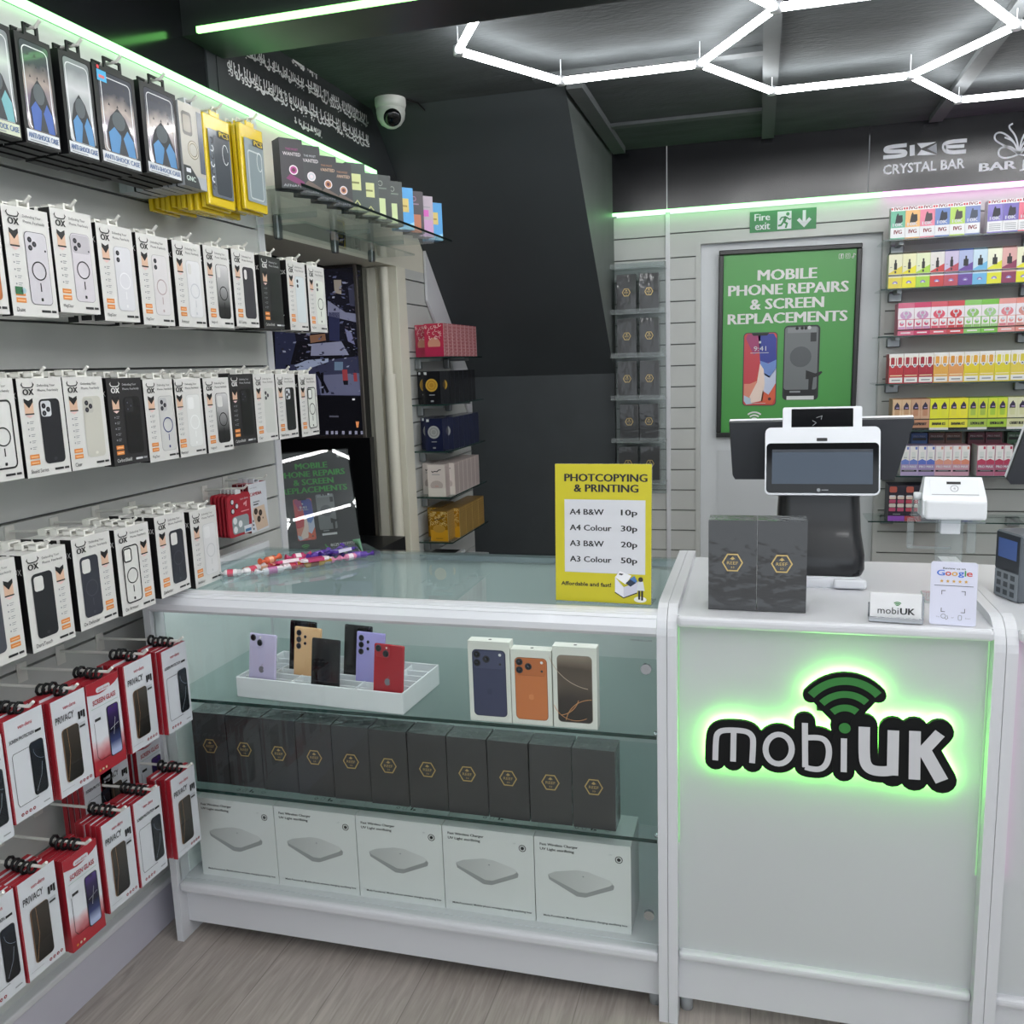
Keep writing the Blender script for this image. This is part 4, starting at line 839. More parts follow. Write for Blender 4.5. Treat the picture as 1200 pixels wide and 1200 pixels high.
# wireless charger cartons
CH = mat('charger_carton_white', '#dfe0e0', .35); CPG = rampmat('charger_picture', [(0, '#bdbebe'), (1, '#d4d4d4')], 0, .12, -.06, .4)
def charger(W=.2205, H=.214, D=.135):
    b = MB(); b.sidebox(-W / 2, W / 2, 0, D, 0, H, CH, CH)
    b.text('Fast Wireless Charger', -W * .44, -W * .04, H * .90, H * .937, INK, 1, .035); b.text('UV Light sterilizing', -W * .44, -W * .08, H * .845, H * .882, INK, 1, .035)
    b.text('Multi-Functional, Mobile phone wireless charging sterilizing box', -W * .42, W * .46, H * .075, H * .105, INK, 1, .02)
    b.disc(W * .38, H * .84, W * .02, INK, 1, 10); b.ring(W * .38, H * .84, W * .035, W * .008, INK, 1); b.text('UV', W * .28, W * .31, H * .88, H * .895, GREY, 1)
    b.poly([(-W * .36, H * .57), (-W * .02, H * .66), (W * .30, H * .57), (W * .33, H * .53), (W * .32, H * .49), (W * .03, H * .36), (-W * .06, H * .36), (-W * .35, H * .52)], C('#9c9d9e'), 1)
    b.poly([(-W * .36, H * .58), (-W * .28, H * .62), (-W * .06, H * .665), (W * .06, H * .66), (W * .29, H * .59), (W * .31, H * .55), (W * .28, H * .525), (W * .04, H * .415), (-W * .04, H * .415), (-W * .34, H * .55)], CPG, 2)
    b.disc(W * .01, H * .60, W * .008, GREY, 3, 8)
    b.M = Matrix.Translation((0, 0, H)) @ Matrix.Rotation(R(-90), 4, 'X'); b.y = 0
    b.ring(-W * .1, D * .42, .004, .0015, INK, 1); b.line(rrpoly(-W * .04, W * .0, D * .38, D * .48, .001), .0008, INK, 1, closed=True); b.rect(W * .05, W * .07, D * .38, D * .48, INK, 1); b.rect(W * .08, W * .11, D * .38, D * .42, INK, 1); b.text('Qi', W * .2, W * .26, D * .38, D * .46, GREY, 1)
    b.M = None; return b.build('charger_carton')
cg = None
for i in range(5):
    o = charger() if cg is None else dup(cg); cg = cg or o
    put(o, (-1.260 + .2225 * i, YF + .05, .166)); tag(o, 'white carton picturing a square charger, %s from the left in the glass counter' % ORD[i], 'charger carton', 'white charger cartons')

# ================================================================ on the counters
def a4():
    r = empty('price_sign'); W, H = .208, .297; b = MB(); b.box(-W / 2, W / 2, 0, .003, 0, H, mat('sign_yellow', '#cabf1a', .4), .0006, 1)
    b.rect(-W * .40, W * .44, H * .215, H * .745, C('#d4d5da'), 1)
    b.text('PHOTCOPYING', -W * .40, W * .46, H * .875, H * .93, INK, 2, .045); b.text('& PRINTING', -W * .30, W * .37, H * .80, H * .855, INK, 2, .045)
    for k, (t, pz) in enumerate((('A4 B&W', '10p'), ('A4 Colour', '30p'), ('A3 B&W', '20p'), ('A3 Colour', '50p'))):
        v = H * (.635 - .1145 * k); wd = .36 if 'B&W' in t else .44
        b.text(t, -W * .345, -W * .345 + W * wd, v, v + H * .042, INK, 2, .03); b.text(pz, W * .19, W * .36, v - H * .012, v + H * .042, INK, 2, .03)
    b.text('Affordable and fast!', -W * .44, W * .09, H * .115, H * .145, INK, 2, .02)
    # copier drawing and a small figure using it
    b.poly([(W * .13, H * .19), (W * .13, H * .08), (W * .22, H * .045), (W * .36, H * .085), (W * .36, H * .16), (W * .22, H * .12)], C('#e3e3ea'), 2); b.poly([(W * .22, H * .12), (W * .22, H * .045), (W * .36, H * .085), (W * .36, H * .16)], C('#c9c8d6'), 3)
    b.poly([(W * .13, H * .19), (W * .18, H * .235), (W * .30, H * .205), (W * .24, H * .14)], C('#f0f0f3'), 3); b.poly([(W * .18, H * .22), (W * .22, H * .215), (W * .2, H * .205), (W * .17, H * .21)], INK, 4)
    b.poly([(W * .24, H * .15), (W * .29, H * .18), (W * .35, H * .155), (W * .29, H * .125)], C('#26334a'), 4); b.poly([(W * .28, H * .18), (W * .33, H * .205), (W * .36, H * .165), (W * .34, H * .155)], C('#4a79b8'), 4); b.line([(W * .13, H * .08), (W * .22, H * .042), (W * .36, H * .083)], .002, INK, 4)
    b.disc(W * .39, H * .035, W * .065, C('#efefe6'), 2, 18, H * .022); b.rect(W * .37, W * .39, H * .035, H * .10, INK, 4); b.rect(W * .40, W * .42, H * .03, H * .10, INK, 4); b.poly([(W * .355, H * .10), (W * .365, H * .165), (W * .42, H * .165), (W * .435, H * .10)], PW, 4); b.disc(W * .395, H * .18, W * .025, C('#2a2422'), 4, 12)
    b.build('printed_sheet', r)
    b = MB(); b.box(-W / 2 - .001, W / 2 + .001, -.0058, -.004, -.0, H + .001, ACRYL) if 0 else None
    b.box(-W / 2 - .001, W / 2 + .001, .0032, .0055, -.0, H + .001, ACRYL); b.box(-W / 2, W / 2, .0, .07, -.003, -.0002, ACRYL); b.build('acrylic_stand', r); return r
put(a4(), (-.3165, 1.805, .9310), -2.5, -4); tag([o for o in sc.objects if o.name.startswith('price_sign')][0], 'yellow price sign for copying and printing standing on the glass counter top', 'sign')
# sweets in a clear tray
ta, tb_, tc_ = at(262, 684, 2, .929), at(447, 658, 2, .929), at(428, 643, 2, .929)
d = (tb_ - ta).normalized(); L = (tb_ - ta).length; n = Vector((-d.y, d.x, 0)); ang = math.degrees(math.atan2(d.y, d.x)); WD = .13
r = tag(empty('sweet_tray'), 'clear plastic tray holding wrapped sweets on the glass counter top', 'tray'); put(r, (ta.x, ta.y, .928), ang)
TRAY = glassmat('clear_tray_plastic', '#eef3f4', 1.45, .03, .06, '#e8eef0')
b = MB(); b.box(0, L, 0, WD, 0, .002, TRAY); b.build('base', r)
for nm, bx in (('side', (0, L, 0, .002, .002, .022)), ('side', (0, L, WD - .002, WD, .002, .03)), ('end', (0, .002, .002, WD - .002, .002, .022)), ('end', (L - .002, L, .002, WD - .002, .002, .03))):
    b = MB(); b.box(*bx, TRAY); b.build(nm, r)
def sweet(c1, c2, ln, rad, name):
    b = MB(); b.tube([(-ln / 2, 0, 0), (-ln / 2 + .004, 0, 0), (ln / 2 - .004, 0, 0), (ln / 2, 0, 0)], rad, c1, 10, [rad * .6, rad, rad, rad * .6])
    b.tube([(-ln / 4, 0, 0), (ln / 6, 0, 0)], rad * 1.02, c2, 10)
    for s_ in (-1, 1): b.tube([(s_ * ln / 2, 0, 0), (s_ * (ln / 2 + .004), 0, 0), (s_ * (ln / 2 + .018), 0, .003)], 1, c1, 8, [rad * .5, rad * .3, rad * .9])
    return b.build(name)
SW = [('#b0203a', '#e9dfe0', 'red and white'), ('#e58fb4', '#f2e3ea', 'pale pink'), ('#5b3a9a', '#8a6cc4', 'purple'), ('#e06a4a', '#f0b08c', 'orange red'), ('#d8a628', '#8a4a20', 'amber'), ('#e9e4e6', '#d24a62', 'white with red print'), ('#c23a6a', '#f0dfe4', 'deep pink'), ('#3c2a7a', '#6a56b0', 'dark purple'), ('#f0e6ea', '#d07ab0', 'white and pink')]
spots = [(.03, .06, 0), (.085, .05, 25), (.13, .03, 5), (.14, .075, 10), (.17, .05, -8), (.205, .028, 4), (.215, .075, 12), (.245, .05, 0), (.27, .08, 30), (.285, .03, -6), (.31, .06, 20), (.335, .085, 45), (.35, .04, 10), (.375, .07, -15)]
pal = [5, 5, 8, 3, 0, 8, 6, 4, 2, 1, 7, 2, 1, 2]
L0 = L / .42
for i, ((x, y, a), k) in enumerate(zip(spots, pal)):
    c1, c2, wd = SW[k]; ln = .055 if i % 3 else .035; o = sweet(C(c1, .25), C(c2, .25), ln, .0095, 'wrapped_sweet'); h = .0135 + (.013 if i in (3, 6, 8, 10, 11) else 0)
    pos = ta + d * (x * L0) + n * (y + rnd.uniform(-.015, .02)); put(o, (pos.x, pos.y, .928 + h), ang + a * 1.8 + rnd.uniform(-20, 20)); tag(o, '%s wrapped sweet, %s from the left end of the clear tray' % (wd, ORD[i] if i < 12 else ('next to last', 'last')[i - 12]), 'sweet', 'sweets in the clear tray')
for i, (x, y, a, z, c1, c2, wd) in enumerate(((.11, .085, 12, .012, '#d8603e', '#f0c0a0', 'orange red'), (.16, .10, -6, .012, '#e07a54', '#f6e0d0', 'pale orange'), (.18, .045, 8, .027, '#d9487a', '#f4dfe6', 'pink'), (.245, .03, 4, .025, '#efe3e8', '#c84a78', 'white and pink'), (.25, .09, -14, .014, '#c22f4e', '#f0dfe2', 'crimson'), (.33, .055, 22, .034, '#4a2f92', '#d9d0ea', 'violet'))):
    b = MB(); b.box(-.036, .036, -.011, .011, -.004, .004, C(c1, .25), .002, 1); b.box(-.022, .022, -.0112, .0112, -.0042, .0042, C(c2, .25)); b.box(-.042, -.036, -.012, .012, -.001, .001, C(c1, .25)); b.box(.036, .042, -.012, .012, -.001, .001, C(c1, .25)); o = b.build('wrapped_bar')
    q_ = ta + d * (x * L0) + n * y; put(o, (q_.x, q_.y, .928 + z), ang + a, rnd.uniform(-12, 12)); tag(o, '%s flat wrapped bar in the clear sweet tray, %s from the left' % (wd, ORD[i]), 'sweet', 'flat bars in the clear tray')
pos = ta + d * (L * .95) + n * .09; b = MB()
for k in range(3): b.add([(0, -.012, 0), (.006, .012, .004), (-.012 + .006 * k, .02, .045), (-.03 + .006 * k, -.006, .05)], [(0, 1, 2, 3)], C('#7fae8f', .2)); b.add([(0, -.012, .001), (.006, .012, .005), (-.012 + .006 * k, .02, .046), (-.03 + .006 * k, -.006, .051)], [(3, 2, 1, 0)], C('#7fae8f', .2))
o = b.build('foil_wrapper'); put(o, (pos.x, pos.y, .931), ang); tag(o, 'crumpled pale green wrapper sticking up at the right end of the sweet tray', 'wrapper')
# card holder
def wifi_fan(b, u, v, s, m, l=3):
    for r_ in (.35, .65, .95): b.line(arc(u, v, s * r_, 48, 132, 8), s * .16, m, l)
def mobi(b, u0, u1, v0, v1, m1, m2, fan=True, l=3):
    w = u1 - u0; h = v1 - v0
    b.text('mobi', u0, u0 + w * .56, v0, v1, m1, l, 0); b.text('UK', u0 + w * .60, u1, v0, v0 + h * .95, m1, l, .04)
    if fan: wifi_fan(b, u0 + w * .53, v1 + h * .08, h * .75, m2, l)
ch = tag(empty('business_card_holder'), 'metal card holder with white cards reading mobiUK at the front edge of the white counter', 'card holder'); put(ch, (.259, 1.765, ZT), -4)
b = MB(); b.box(-.048, .048, -.012, .03, .0012, .004, STEEL, .001, 1); b.box(-.048, .048, -.014, -.011, .0012, .012, STEEL, .001, 1); b.box(-.048, .048, .022, .025, .004, .03, STEEL, .001, 1); b.build('stand', ch)
b = MB(); b.tube([(.048, .0, .006), (.049, .012, .05)], .0022, STEEL, 6); b.build('arm', ch)
b = MB(-.0095); b.M = Matrix.Rotation(R(-8), 4, 'X'); b.box(-.0455, .0455, -.0095, .006, .005, .056, C('#e6e6e8'))
mobi(b, -.032, .034, .016, .029, INK, GREEN); b.build('cards', ch)
# review card (the square code is left out)
rv = tag(empty('review_card'), 'white standing card asking for reviews with coloured lettering and five stars', 'sign'); put(rv, (.357, 1.752, ZT), -6)
W, H = .079, .121; b = MB(); b.M = Matrix.Rotation(R(-7), 4, 'X'); b.prism(rrpoly(-W / 2, W / 2, .0015, H, .005), 0, .003, C('#d9daec'))
b.text('Review us on', -W * .24, W * .24, H * .885, H * .915, INK, 1, .01)
x = -W * .37
for ch_, wd, c, dz in (('G', .17, '#3b6fd0', 0), ('o', .125, '#c8453a', 0), ('o', .125, '#d9a431', 0), ('g', .125, '#3b6fd0', -.35), ('l', .03, '#3f9a55', .32), ('e', .125, '#c8453a', 0)):
    hh = H * .065; v = H * .785
    z0 = v + (dz * hh if dz < 0 else 0); z1 = v + hh * (1.35 if ch_ in 'Gl' else 1.0)
    b.text(ch_, x, x + W * wd, z0, z1, C(c), 2, .012, res=4); x += W * (wd + .012)
for k in range(5): 
    u = -W * .26 + W * .13 * k; v = H * .70; b.poly([(u + W * .045 * (1 if j % 2 == 0 else .45) * math.sin(R(36 * j)), v + W * .045 * (1 if j % 2 == 0 else .45) * math.cos(R(36 * j))) for j in range(10)], C('#d8a84a'), 2)
b.line([(-W * .42, H * .63), (W * .42, H * .63)], .0009, INK, 2)
for sx in (-1, 1):
    for sz in (-1, 1): b.line([(sx * W * .17, H * .385 + sz * H * .165), (sx * W * .25, H * .385 + sz * H * .165), (sx * W * .25, H * .385 + sz * H * .105)], .001, INK, 2)
b.text('Tap', -W * .36, -W * .28, H * .125, H * .145, GREY, 2); b.text('or', -W * .03, W * .03, H * .125, H * .14, GREY, 2); b.text('Scan', W * .27, W * .38, H * .125, H * .145, GREY, 2)
b.ring(-W * .2, H * .15, .004, .001, GREY, 2); b.line([(-W * .17, H * .13), (-W * .14, H * .1), (-W * .1, H * .12), (-W * .12, H * .165)], .001, GREY, 2); b.line(rrpoly(W * .12, W * .19, H * .1, H * .175, .002), .0009, GREY, 2, closed=True)
b.build('card', rv); b = MB(); b.M = Matrix.Translation((0, .036, 0)) @ Matrix.Rotation(R(18), 4, 'X'); b.box(-W * .3, W * .3, -.001, .001, .001, .07, C('#d9daec')); b.build('rear_strut', rv)
# till with customer display
POS = tag(empty('till_terminal'), 'black and white till with a wide customer screen on the white counter', 'till'); put(POS, (.135, 2.06, ZT + .0))
PWH = mat('till_white_plastic', '#e3e5ea', .3); PBK = mat('till_black_plastic', '#1a1b1e', .3, coat=.2); SCR = mat('till_screen_glass', '#0b0c0f', .08)
def rring(cx, cy, hx, hy, r, z, n=5): return [(cx + u, cy + v, z) for u, v in rrpoly(-hx, hx, -hy, hy, r, n)]
b = MB(); b.loft([rring(0, .035, .088, .085, .02, 0), rring(0, .035, .09, .087, .02, .004), rring(0, .035, .09, .087, .02, .022), rring(0, .035, .088, .085, .02, .026)], PWH); o = b.build('base', POS)
b = MB(); b.box(.03, .098, -.068, -.05, .003, .024, PWH, .006, 3); b.build('base_flap', POS)
b = MB(); b.loft([rring(0, .035, .092, .083, .03, .027), rring(0, .035, .097, .087, .03, .04), rring(0, .038, .097, .084, .03, .07), rring(0, .045, .09, .07, .03, .12), rring(0, .05, .087, .06, .028, .19), rring(0, .055, .086, .055, .026, .27)], PBK); b.build('body', POS)
b = MB(); b.box(-.07, .085, -.049, -.045, .03, .042, SCR, .002, 1); b.build('slot_panel', POS)
# customer display: white shell, glass, screen; small display above
b = MB(); b.M = Matrix.Translation((0, -.052, .221)) @ Matrix.Rotation(R(-12), 4, 'X')
b.prism(rrpoly(-.119, .119, -.012, .137, .012), -.006, .02, PWH); b.box(-.119, .119, .0, .06, .10, .137, PWH, .01, 3); b.prism(rrpoly(-.082, .082, .13, .182, .004), -.002, .02, PWH); b.build('display_shell', POS)
b = MB(-.006); b.M = Matrix.Translation((0, -.052, .221)) @ Matrix.Rotation(R(-12), 4, 'X'); b.rr(-.116, .116, -.008, .102, .009, SCR, 2); b.rect(-.104, .104, .012, .088, mat('dim_lcd_screen', '#3d4754', .2, emit=.12, ecol='#4a5666'), 4); b.rect(-.104, .104, .082, .088, C('#2c333d'), 5); b.disc(-.006, -.001, .004, GREY, 4, 10); b.rect(.0, .014, -.002, .0, GREY, 4); b.build('display_screen', POS)
b = MB(-.002); b.M = Matrix.Translation((0, -.052, .221)) @ Matrix.Rotation(R(-12), 4, 'X'); b.rr(-.064, .064, .118, .178, .002, SCR, 2); b.line([(-.02, .14), (-.012, .147), (-.02, .152)], .001, GREY, 3); b.line([(-.012, .158), (.0, .162), (-.002, .154)], .001, GREY, 3); b.build('pairing_screen', POS)
b = MB(-.006); b.M = Matrix.Translation((0, -.052, .221)) @ Matrix.Rotation(R(-12), 4, 'X'); b.rr(-.011, .011, .106, .113, .001, INK, 2); b.build('camera_window', POS)
# main monitor seen from behind
b = MB(); b.M = Matrix.Translation((-.003, .115, .215)) @ Matrix.Rotation(R(14), 4, 'X')
pr = lambda s, z: [(u, z, v) for u, v in ([(-.196 * s, .155)] + [(-.196 * s - .002, .15)] + [(-.19 * s, .02), (-.185 * s, .012), (.168 * s, .012), (.176 * s, .02), (.205 * s, .15), (.203 * s, .158)])]
b.loft([pr(1, .0), pr(1, .012)], PWH, False); b.loft([pr(.99, -.014), pr(1.0, -.001)], mat('monitor_back_grey', '#33353a', .45), False); b.build('monitor', POS)
b = MB(); b.box(-.05, -.01, .05, .075, .36, .386, PWH, .004, 2); b.build('scanner_head', POS); b = MB(); b.box(.04, .05, .05, .06, .36, .388, PWH, .002, 1); b.build('aerial', POS)
# card terminal on its stand
CT = tag(empty('card_terminal'), 'white card payment terminal tilted on a clear stand behind the review card', 'card terminal'); put(CT, (.388, 1.95, ZT), -4)
b = MB(); b.box(-.03, .02, -.012, .012, .0, .175, ACRYL, .002, 1); b.box(-.024, .014, -.013, .013, .14, .174, mat('white_terminal_plastic', '#dfe1e4', .3), .003, 2); b.build('post', CT)
b = MB(); b.box(-.05, .05, -.045, .045, 0, .005, ACRYL, .002, 1); b.build('foot', CT)
b = MB(); b.box(-.085, -.072, -.004, .004, .11, .17, ACRYL, .001, 1); b.box(-.085, .0, -.004, .004, .106, .112, ACRYL, .001, 1); b.box(.028, .044, -.004, .004, .10, .17, ACRYL, .001, 1); b.box(-.07, .058, -.02, .02, .164, .17, ACRYL, .001, 1); b.build('arm', CT)
b = MB(); TWH = mat('white_terminal_plastic', '#dfe1e4', .3)
b.M = Matrix.Translation((-.005, 0, .172)) @ Matrix.Rotation(R(0), 4, 'X')
b.loft([[(x * .056, y, z) for x, y, z in ((-1, -.035, .006), (-1, .06, .0), (-1, .06, .035), (-.9, .04, .08), (-.9, -.0, .085), (-1, -.028, .05), (-1, -.04, .04), (-1, -.042, .012))], [(x * .06, y, z) for x, y, z in ((1, -.035, .006), (1, .06, .0), (1, .06, .035), (.9, .04, .08), (.9, -.0, .085), (1, -.028, .05), (1, -.04, .04), (1, -.042, .012))]], TWH, False); b.build('terminal_body', CT)
b = MB(); b.M = Matrix.Translation((-.003, 0, .172)); b.box(-.054, .058, -.05, -.03, .004, .044, TWH, .006, 3); b.build('paper_lid', CT)
b = MB(); b.M = Matrix.Translation((-.004, -.0125, .229)) @ Matrix.Rotation(R(-38), 4, 'X'); b.box(-.046, .05, -.008, .004, -.02, .028, TWH, .004, 2); b.y = -.008; b.rect(-.012, .014, .012, .018, INK, 2); b.ring(.002, .002, .007, .0012, GREY, 2); [b.line(arc(-.001, .002, r_, -40, 40, 6), .0008, GREY, 2) for r_ in (.0015, .003, .0045)]; b.rect(-.04, .046, -.013, -.0115, GREY, 2); b.build('reader_head', CT)
b = MB(); b.M = Matrix.Translation((-.068, -.005, .175)); b.lathe([(0, 0), (.011, 0), (.011, .035), (0, .035)], ACRYL, 14); b.lathe([(0, .036), (.008, .036), (.008, .05), (0, .05)], TWH, 12); b.build('clamp', CT)
# keypad telephone box at the right edge and a second monitor behind it
b = MB(); D = C('#5a6066'); b.box(0, .16, 0, .08, 0, .14, D, .003, 1); b.M = Matrix.Rotation(R(-90), 4, 'Z'); b.y = 0; b.dl = .0005
b.rect(-.078, -.002, .06, .136, C('#33383f'), 1); b.rect(-.07, -.01, .085, .125, C('#4f6aa8'), 2); b.rect(-.078, -.002, .002, .058, C('#8e959b'), 1)
for i in range(3):
    for j in range(3): b.rect(-.07 + .022 * i, -.056 + .022 * i, .008 + .017 * j, .019 + .017 * j, C('#4a5056'), 2)
b.M = None; o = b.build('price_display'); put(o, (.5115, 1.93, ZT + .001), 20); tag(o, 'grey box with a small blue screen and keys, cut by the right edge', 'device')
r = tag(empty('computer_monitor'), 'dark backed monitor on the right hand counter, cut by the right edge', 'monitor'); put(r, (.72, 2.12, ZT))
b = MB(); b.M = Matrix.Translation((0, 0, .215)) @ Matrix.Rotation(R(14), 4, 'X'); pr2 = lambda s, z: [(u, z, v) for u, v in ((-.17, .158), (-.198, .02), (-.19, .01), (.19, .01), (.198, .02), (.17, .158))]
b.loft([pr2(1, 0), pr2(1, .012)], PWH, False); b.loft([pr2(1, -.014), pr2(1, -.001)], mat('monitor_back_grey', '#33353a', .45), False); b.build('screen_back', r)
b = MB(); b.loft([rring(0, .0, .08, .08, .02, .0), rring(0, 0, .08, .08, .02, .02), rring(0, .01, .05, .03, .01, .03), rring(0, .01, .05, .03, .01, .26)], PBK); b.build('foot', r)
# ================================================================ signs and screens
POSTG = mat('poster_green', '#4a9c48', .35)
def phone_picture(b, u0, u1, v0, v1, l=2):
    W = u1 - u0; H = v1 - v0
    b.rr(u0 - W * .025, u1 + W * .025, v0 - W * .025, v1 + W * .025, W * .12, C('#3a3d44'), l)
    b.rr(u0, u1, v0, v1, W * .10, C('#c9483f', .3), l + 1)
    # wallpaper: red left, blue upper right, pale blue, white flame, orange foot
    P_ = lambda pts, c, k: b.poly([(u0 + W * x, v0 + H * y) for x, y in pts], C(c, .3), l + k)
    P_([(.0, .28), (.0, .9), (.1, .99), (.55, .99), (.5, .7), (.48, .5), (.3, .3)], '#c8404a', 2); P_([(.42, .99), (.9, .99), (.99, .92), (1, .62), (.72, .58), (.5, .62), (.47, .8)], '#2f3c98', 3)
    P_([(.05, .93), (.1, .99), (.5, .99), (.48, .75), (.3, .7)], '#a33a6e', 3); P_([(.5, .62), (.75, .58), (1, .63), (1, .5), (.8, .38), (.55, .45)], '#6f8fd0', 4)
    P_([(.55, .47), (.82, .4), (1, .52), (1, .3), (.75, .12), (.6, .2)], '#c6cfe6', 4); P_([(.5, .58), (.62, .5), (.66, .3), (.6, .06), (.25, .03), (.2, .12), (.42, .32)], '#f0d9cc', 5)
    P_([(.02, .3), (.2, .3), (.42, .34), (.3, .16), (.2, .1), (.02, .14)], '#e08f78', 3); P_([(.6, .2), (.8, .14), (.99, .3), (.99, .1), (.9, .01), (.55, .02)], '#d9603f', 5); P_([(.02, .14), (.2, .1), (.3, .02), (.1, .01), (.02, .06)], '#b9cde0', 4)
    b.poly([(u0 + W * .22, v1), (u0 + W * .28, v1 - H * .035), (u0 + W * .70, v1 - H * .035), (u0 + W * .76, v1)], INK, l + 6)
    b.text('9:41', u0 + W * .30, u0 + W * .68, v0 + H * .755, v0 + H * .82, PW, l + 7); b.rect(u0 + W * .2, u0 + W * .76, v0 + H * .725, v0 + H * .732, PW, l + 7); b.rect(u0 + W * .45, u0 + W * .52, v0 + H * .86, v0 + H * .89, PW, l + 7)
    b.ring(u0 + W * .18, v0 + H * .08, W * .05, W * .015, LG, l + 7); b.disc(u0 + W * .82, v0 + H * .085, W * .05, C('#4a2a28'), l + 7); b.rect(u0 + W * .3, u0 + W * .7, v0 + H * .022, v0 + H * .028, PW, l + 7)
def part_picture(b, u0, u1, v0, v1, l=2):
    W = u1 - u0; H = v1 - v0
    b.rr(u0, u1, v0, v1, W * .12, C('#26282a'), l); b.rr(u0 + W * .03, u1 - W * .05, v0 + H * .14, v1 - H * .02, W * .08, C('#6f7375', .3), l + 1); b.disc(u0 + W * .48, v0 + H * .58, W * .3, C('#54585b', .3), l + 2, 20)
    b.rect(u0 + W * .1, u1 - W * .1, v1 - H * .1, v1 - H * .03, C('#85898b', .3), l + 2); b.rect(u1 - W * .26, u1 - W * .1, v1 - H * .22, v1 - H * .10, C('#2f3133'), l + 3)
    for x in (.36, .5, .6): b.disc(u0 + W * x, v1 - H * .04, W * .045, C('#0f1011'), l + 3); 
    b.disc(u0 + W * .70, v1 - H * .035, W * .05, LG, l + 3); b.rect(u0 + W * .05, u1 - W * .08, v0 + H * .065, v0 + H * .14, INK, l + 3); b.rect(u0 + W * .12, u1 - W * .12, v0 + H * .005, v0 + H * .055, C('#d9dada'), l + 4); b.rect(u0 + W * .2, u0 + W * .5, v0 + H * .1, v0 + H * .125, C('#8a8d8f'), l + 4)
    b.poly([(u1 - W * .28, v0 + H * .14), (u1 - W * .18, v0 + H * .14), (u1 - W * .15, v0 + H * .3), (u1 - W * .0, v0 + H * .32), (u1 + W * .1, v0 + H * .37), (u1 + W * .06, v0 + H * .385), (u1 - W * .1, v0 + H * .355), (u1 - W * .36, v0 + H * .40), (u1 - W * .36, v0 + H * .28), (u1 - W * .28, v0 + H * .28)], C('#1b1c1d'), l + 5)
def poster(W, H, bg, txt, dark):
    r = empty('poster'); b = MB(); fr = C('#19191a', .35); f = W * .035
    if not dark:
        for bx in ((-W / 2, W / 2, -.018, .004, 0, f), (-W / 2, W / 2, -.018, .004, H - f, H), (-W / 2, -W / 2 + f, -.018, .004, f, H - f), (W / 2 - f, W / 2, -.018, .004, f, H - f)): b.box(*bx, fr, .004, 2)
        b.build('frame', r)
    b = MB(); b.box(-W / 2 + .004, W / 2 - .004, 0, .004, .004, H - .004, bg)
    tm = WPRINT if not dark else C('#3f9a44')
    for t, u0, u1, v in (('MOBILE', -.22, .20, .835), ('PHONE REPAIRS', -.43, .42, .76), ('& SCREEN', -.27, .255, .685), ('REPLACEMENTS', -.43, .42, .61)):
        b.text(t, W * u0, W * u1, H * v, H * (v + .055), tm, 3, .05)
    b.text('f', W * .355, W * .37, H * .93, H * .95, tm if not dark else WPRINT, 3, .03); b.line(rrpoly(W * .345, W * .375, H * .928, H * .951, .002), .0018, WPRINT, 3, closed=True)
    b.line(rrpoly(W * .39, W * .42, H * .928, H * .951, .003), .0018, WPRINT, 3, closed=True); b.ring(W * .405, H * .9395, W * .008, .0016, WPRINT, 3); b.line([(W * .445, H * .952), (W * .445, H * .933)], .003, WPRINT, 3); b.ring(W * .439, H * .932, W * .006, .002, WPRINT, 3); b.line([(W * .445, H * .951), (W * .459, H * .944)], .003, WPRINT, 3)
    phone_picture(b, -W * .305, -W * .07, H * .175, H * .56); part_picture(b, -W * .02, W * .235, H * .20, H * .595)
    wifi_fan(b, -W * .22, H * .085, W * .075, WPRINT if not dark else C('#3f9a44'), 3)
    b.text('mobi', -W * .36, -W * .16, H * .045, H * .085, WPRINT, 3, .0); b.text('UK', -W * .145, -W * .04, H * .045, H * .083, WPRINT, 3, .05)
    b.text('01254 917777', W * .10, W * .42, H * .095, H * .12, WPRINT, 3, .03); b.line([(W * .03, H * .12), (W * .045, H * .10), (W * .065, H * .095)], .004, C('#3f9a44') if dark else WPRINT, 3)
    b.text('hello@mobiuk.co.uk', W * .10, W * .42, H * .055, H * .075, C('#9a9c9e') if dark else WPRINT, 3)
    b.build('print', r)
    if dark:
        b = MB(); b.box(-W / 2, W / 2, -.006, -.0035, 0, H, glassmat('gloss_cover', '#f4f6f6', 1.7)); b.build('cover', r)
    return r
p = [at(*q, 1, YB + .03) for q in ((845, 294), (1009.5, 285), (841, 508), (1000, 500))]
o = poster(.665, .925, POSTG, WPRINT, False); put(o, ((p[0].x + p[1].x) / 2 - .012, YB + .026, (p[0].z + p[1].z) / 2 - .925), 0, 0, .6); tag(o, 'large green poster in a black frame on the white door, about phone repairs and screens', 'poster')
o = poster(.297, .42, C('#26282b', .35), GREEN, True); c40, s40 = math.cos(R(40)), math.sin(R(40))
put(o, (-1.473 - .1485 * c40, 3.05 - .1485 * s40, .739), 40, -19); tag(o, 'small black glossy poster with green lettering leaning under the big screen', 'poster')
b = MB(); b.box(-1.80, -.113, 0, .0, 0, 0, BLACK) if 0 else None
b.add([(-1.44, 3.09, 0), (-1.70, 2.84, 0), (-2.2, 2.84, 0), (-2.2, 3.40, 0), (-1.44, 3.40, 0), (-1.44, 3.09, .737), (-1.70, 2.84, .737), (-2.2, 2.84, .737), (-2.2, 3.40, .737), (-1.44, 3.40, .737)], [(0, 4, 3, 2, 1)[::-1], (5, 6, 7, 8, 9)[::-1], (0, 1, 6, 5), (1, 2, 7, 6), (2, 3, 8, 7), (3, 4, 9, 8), (4, 0, 5, 9)], BLACK)
tag(b.build('low_cabinet'), 'low black cabinet in the recess that the small black poster stands on', 'cabinet')
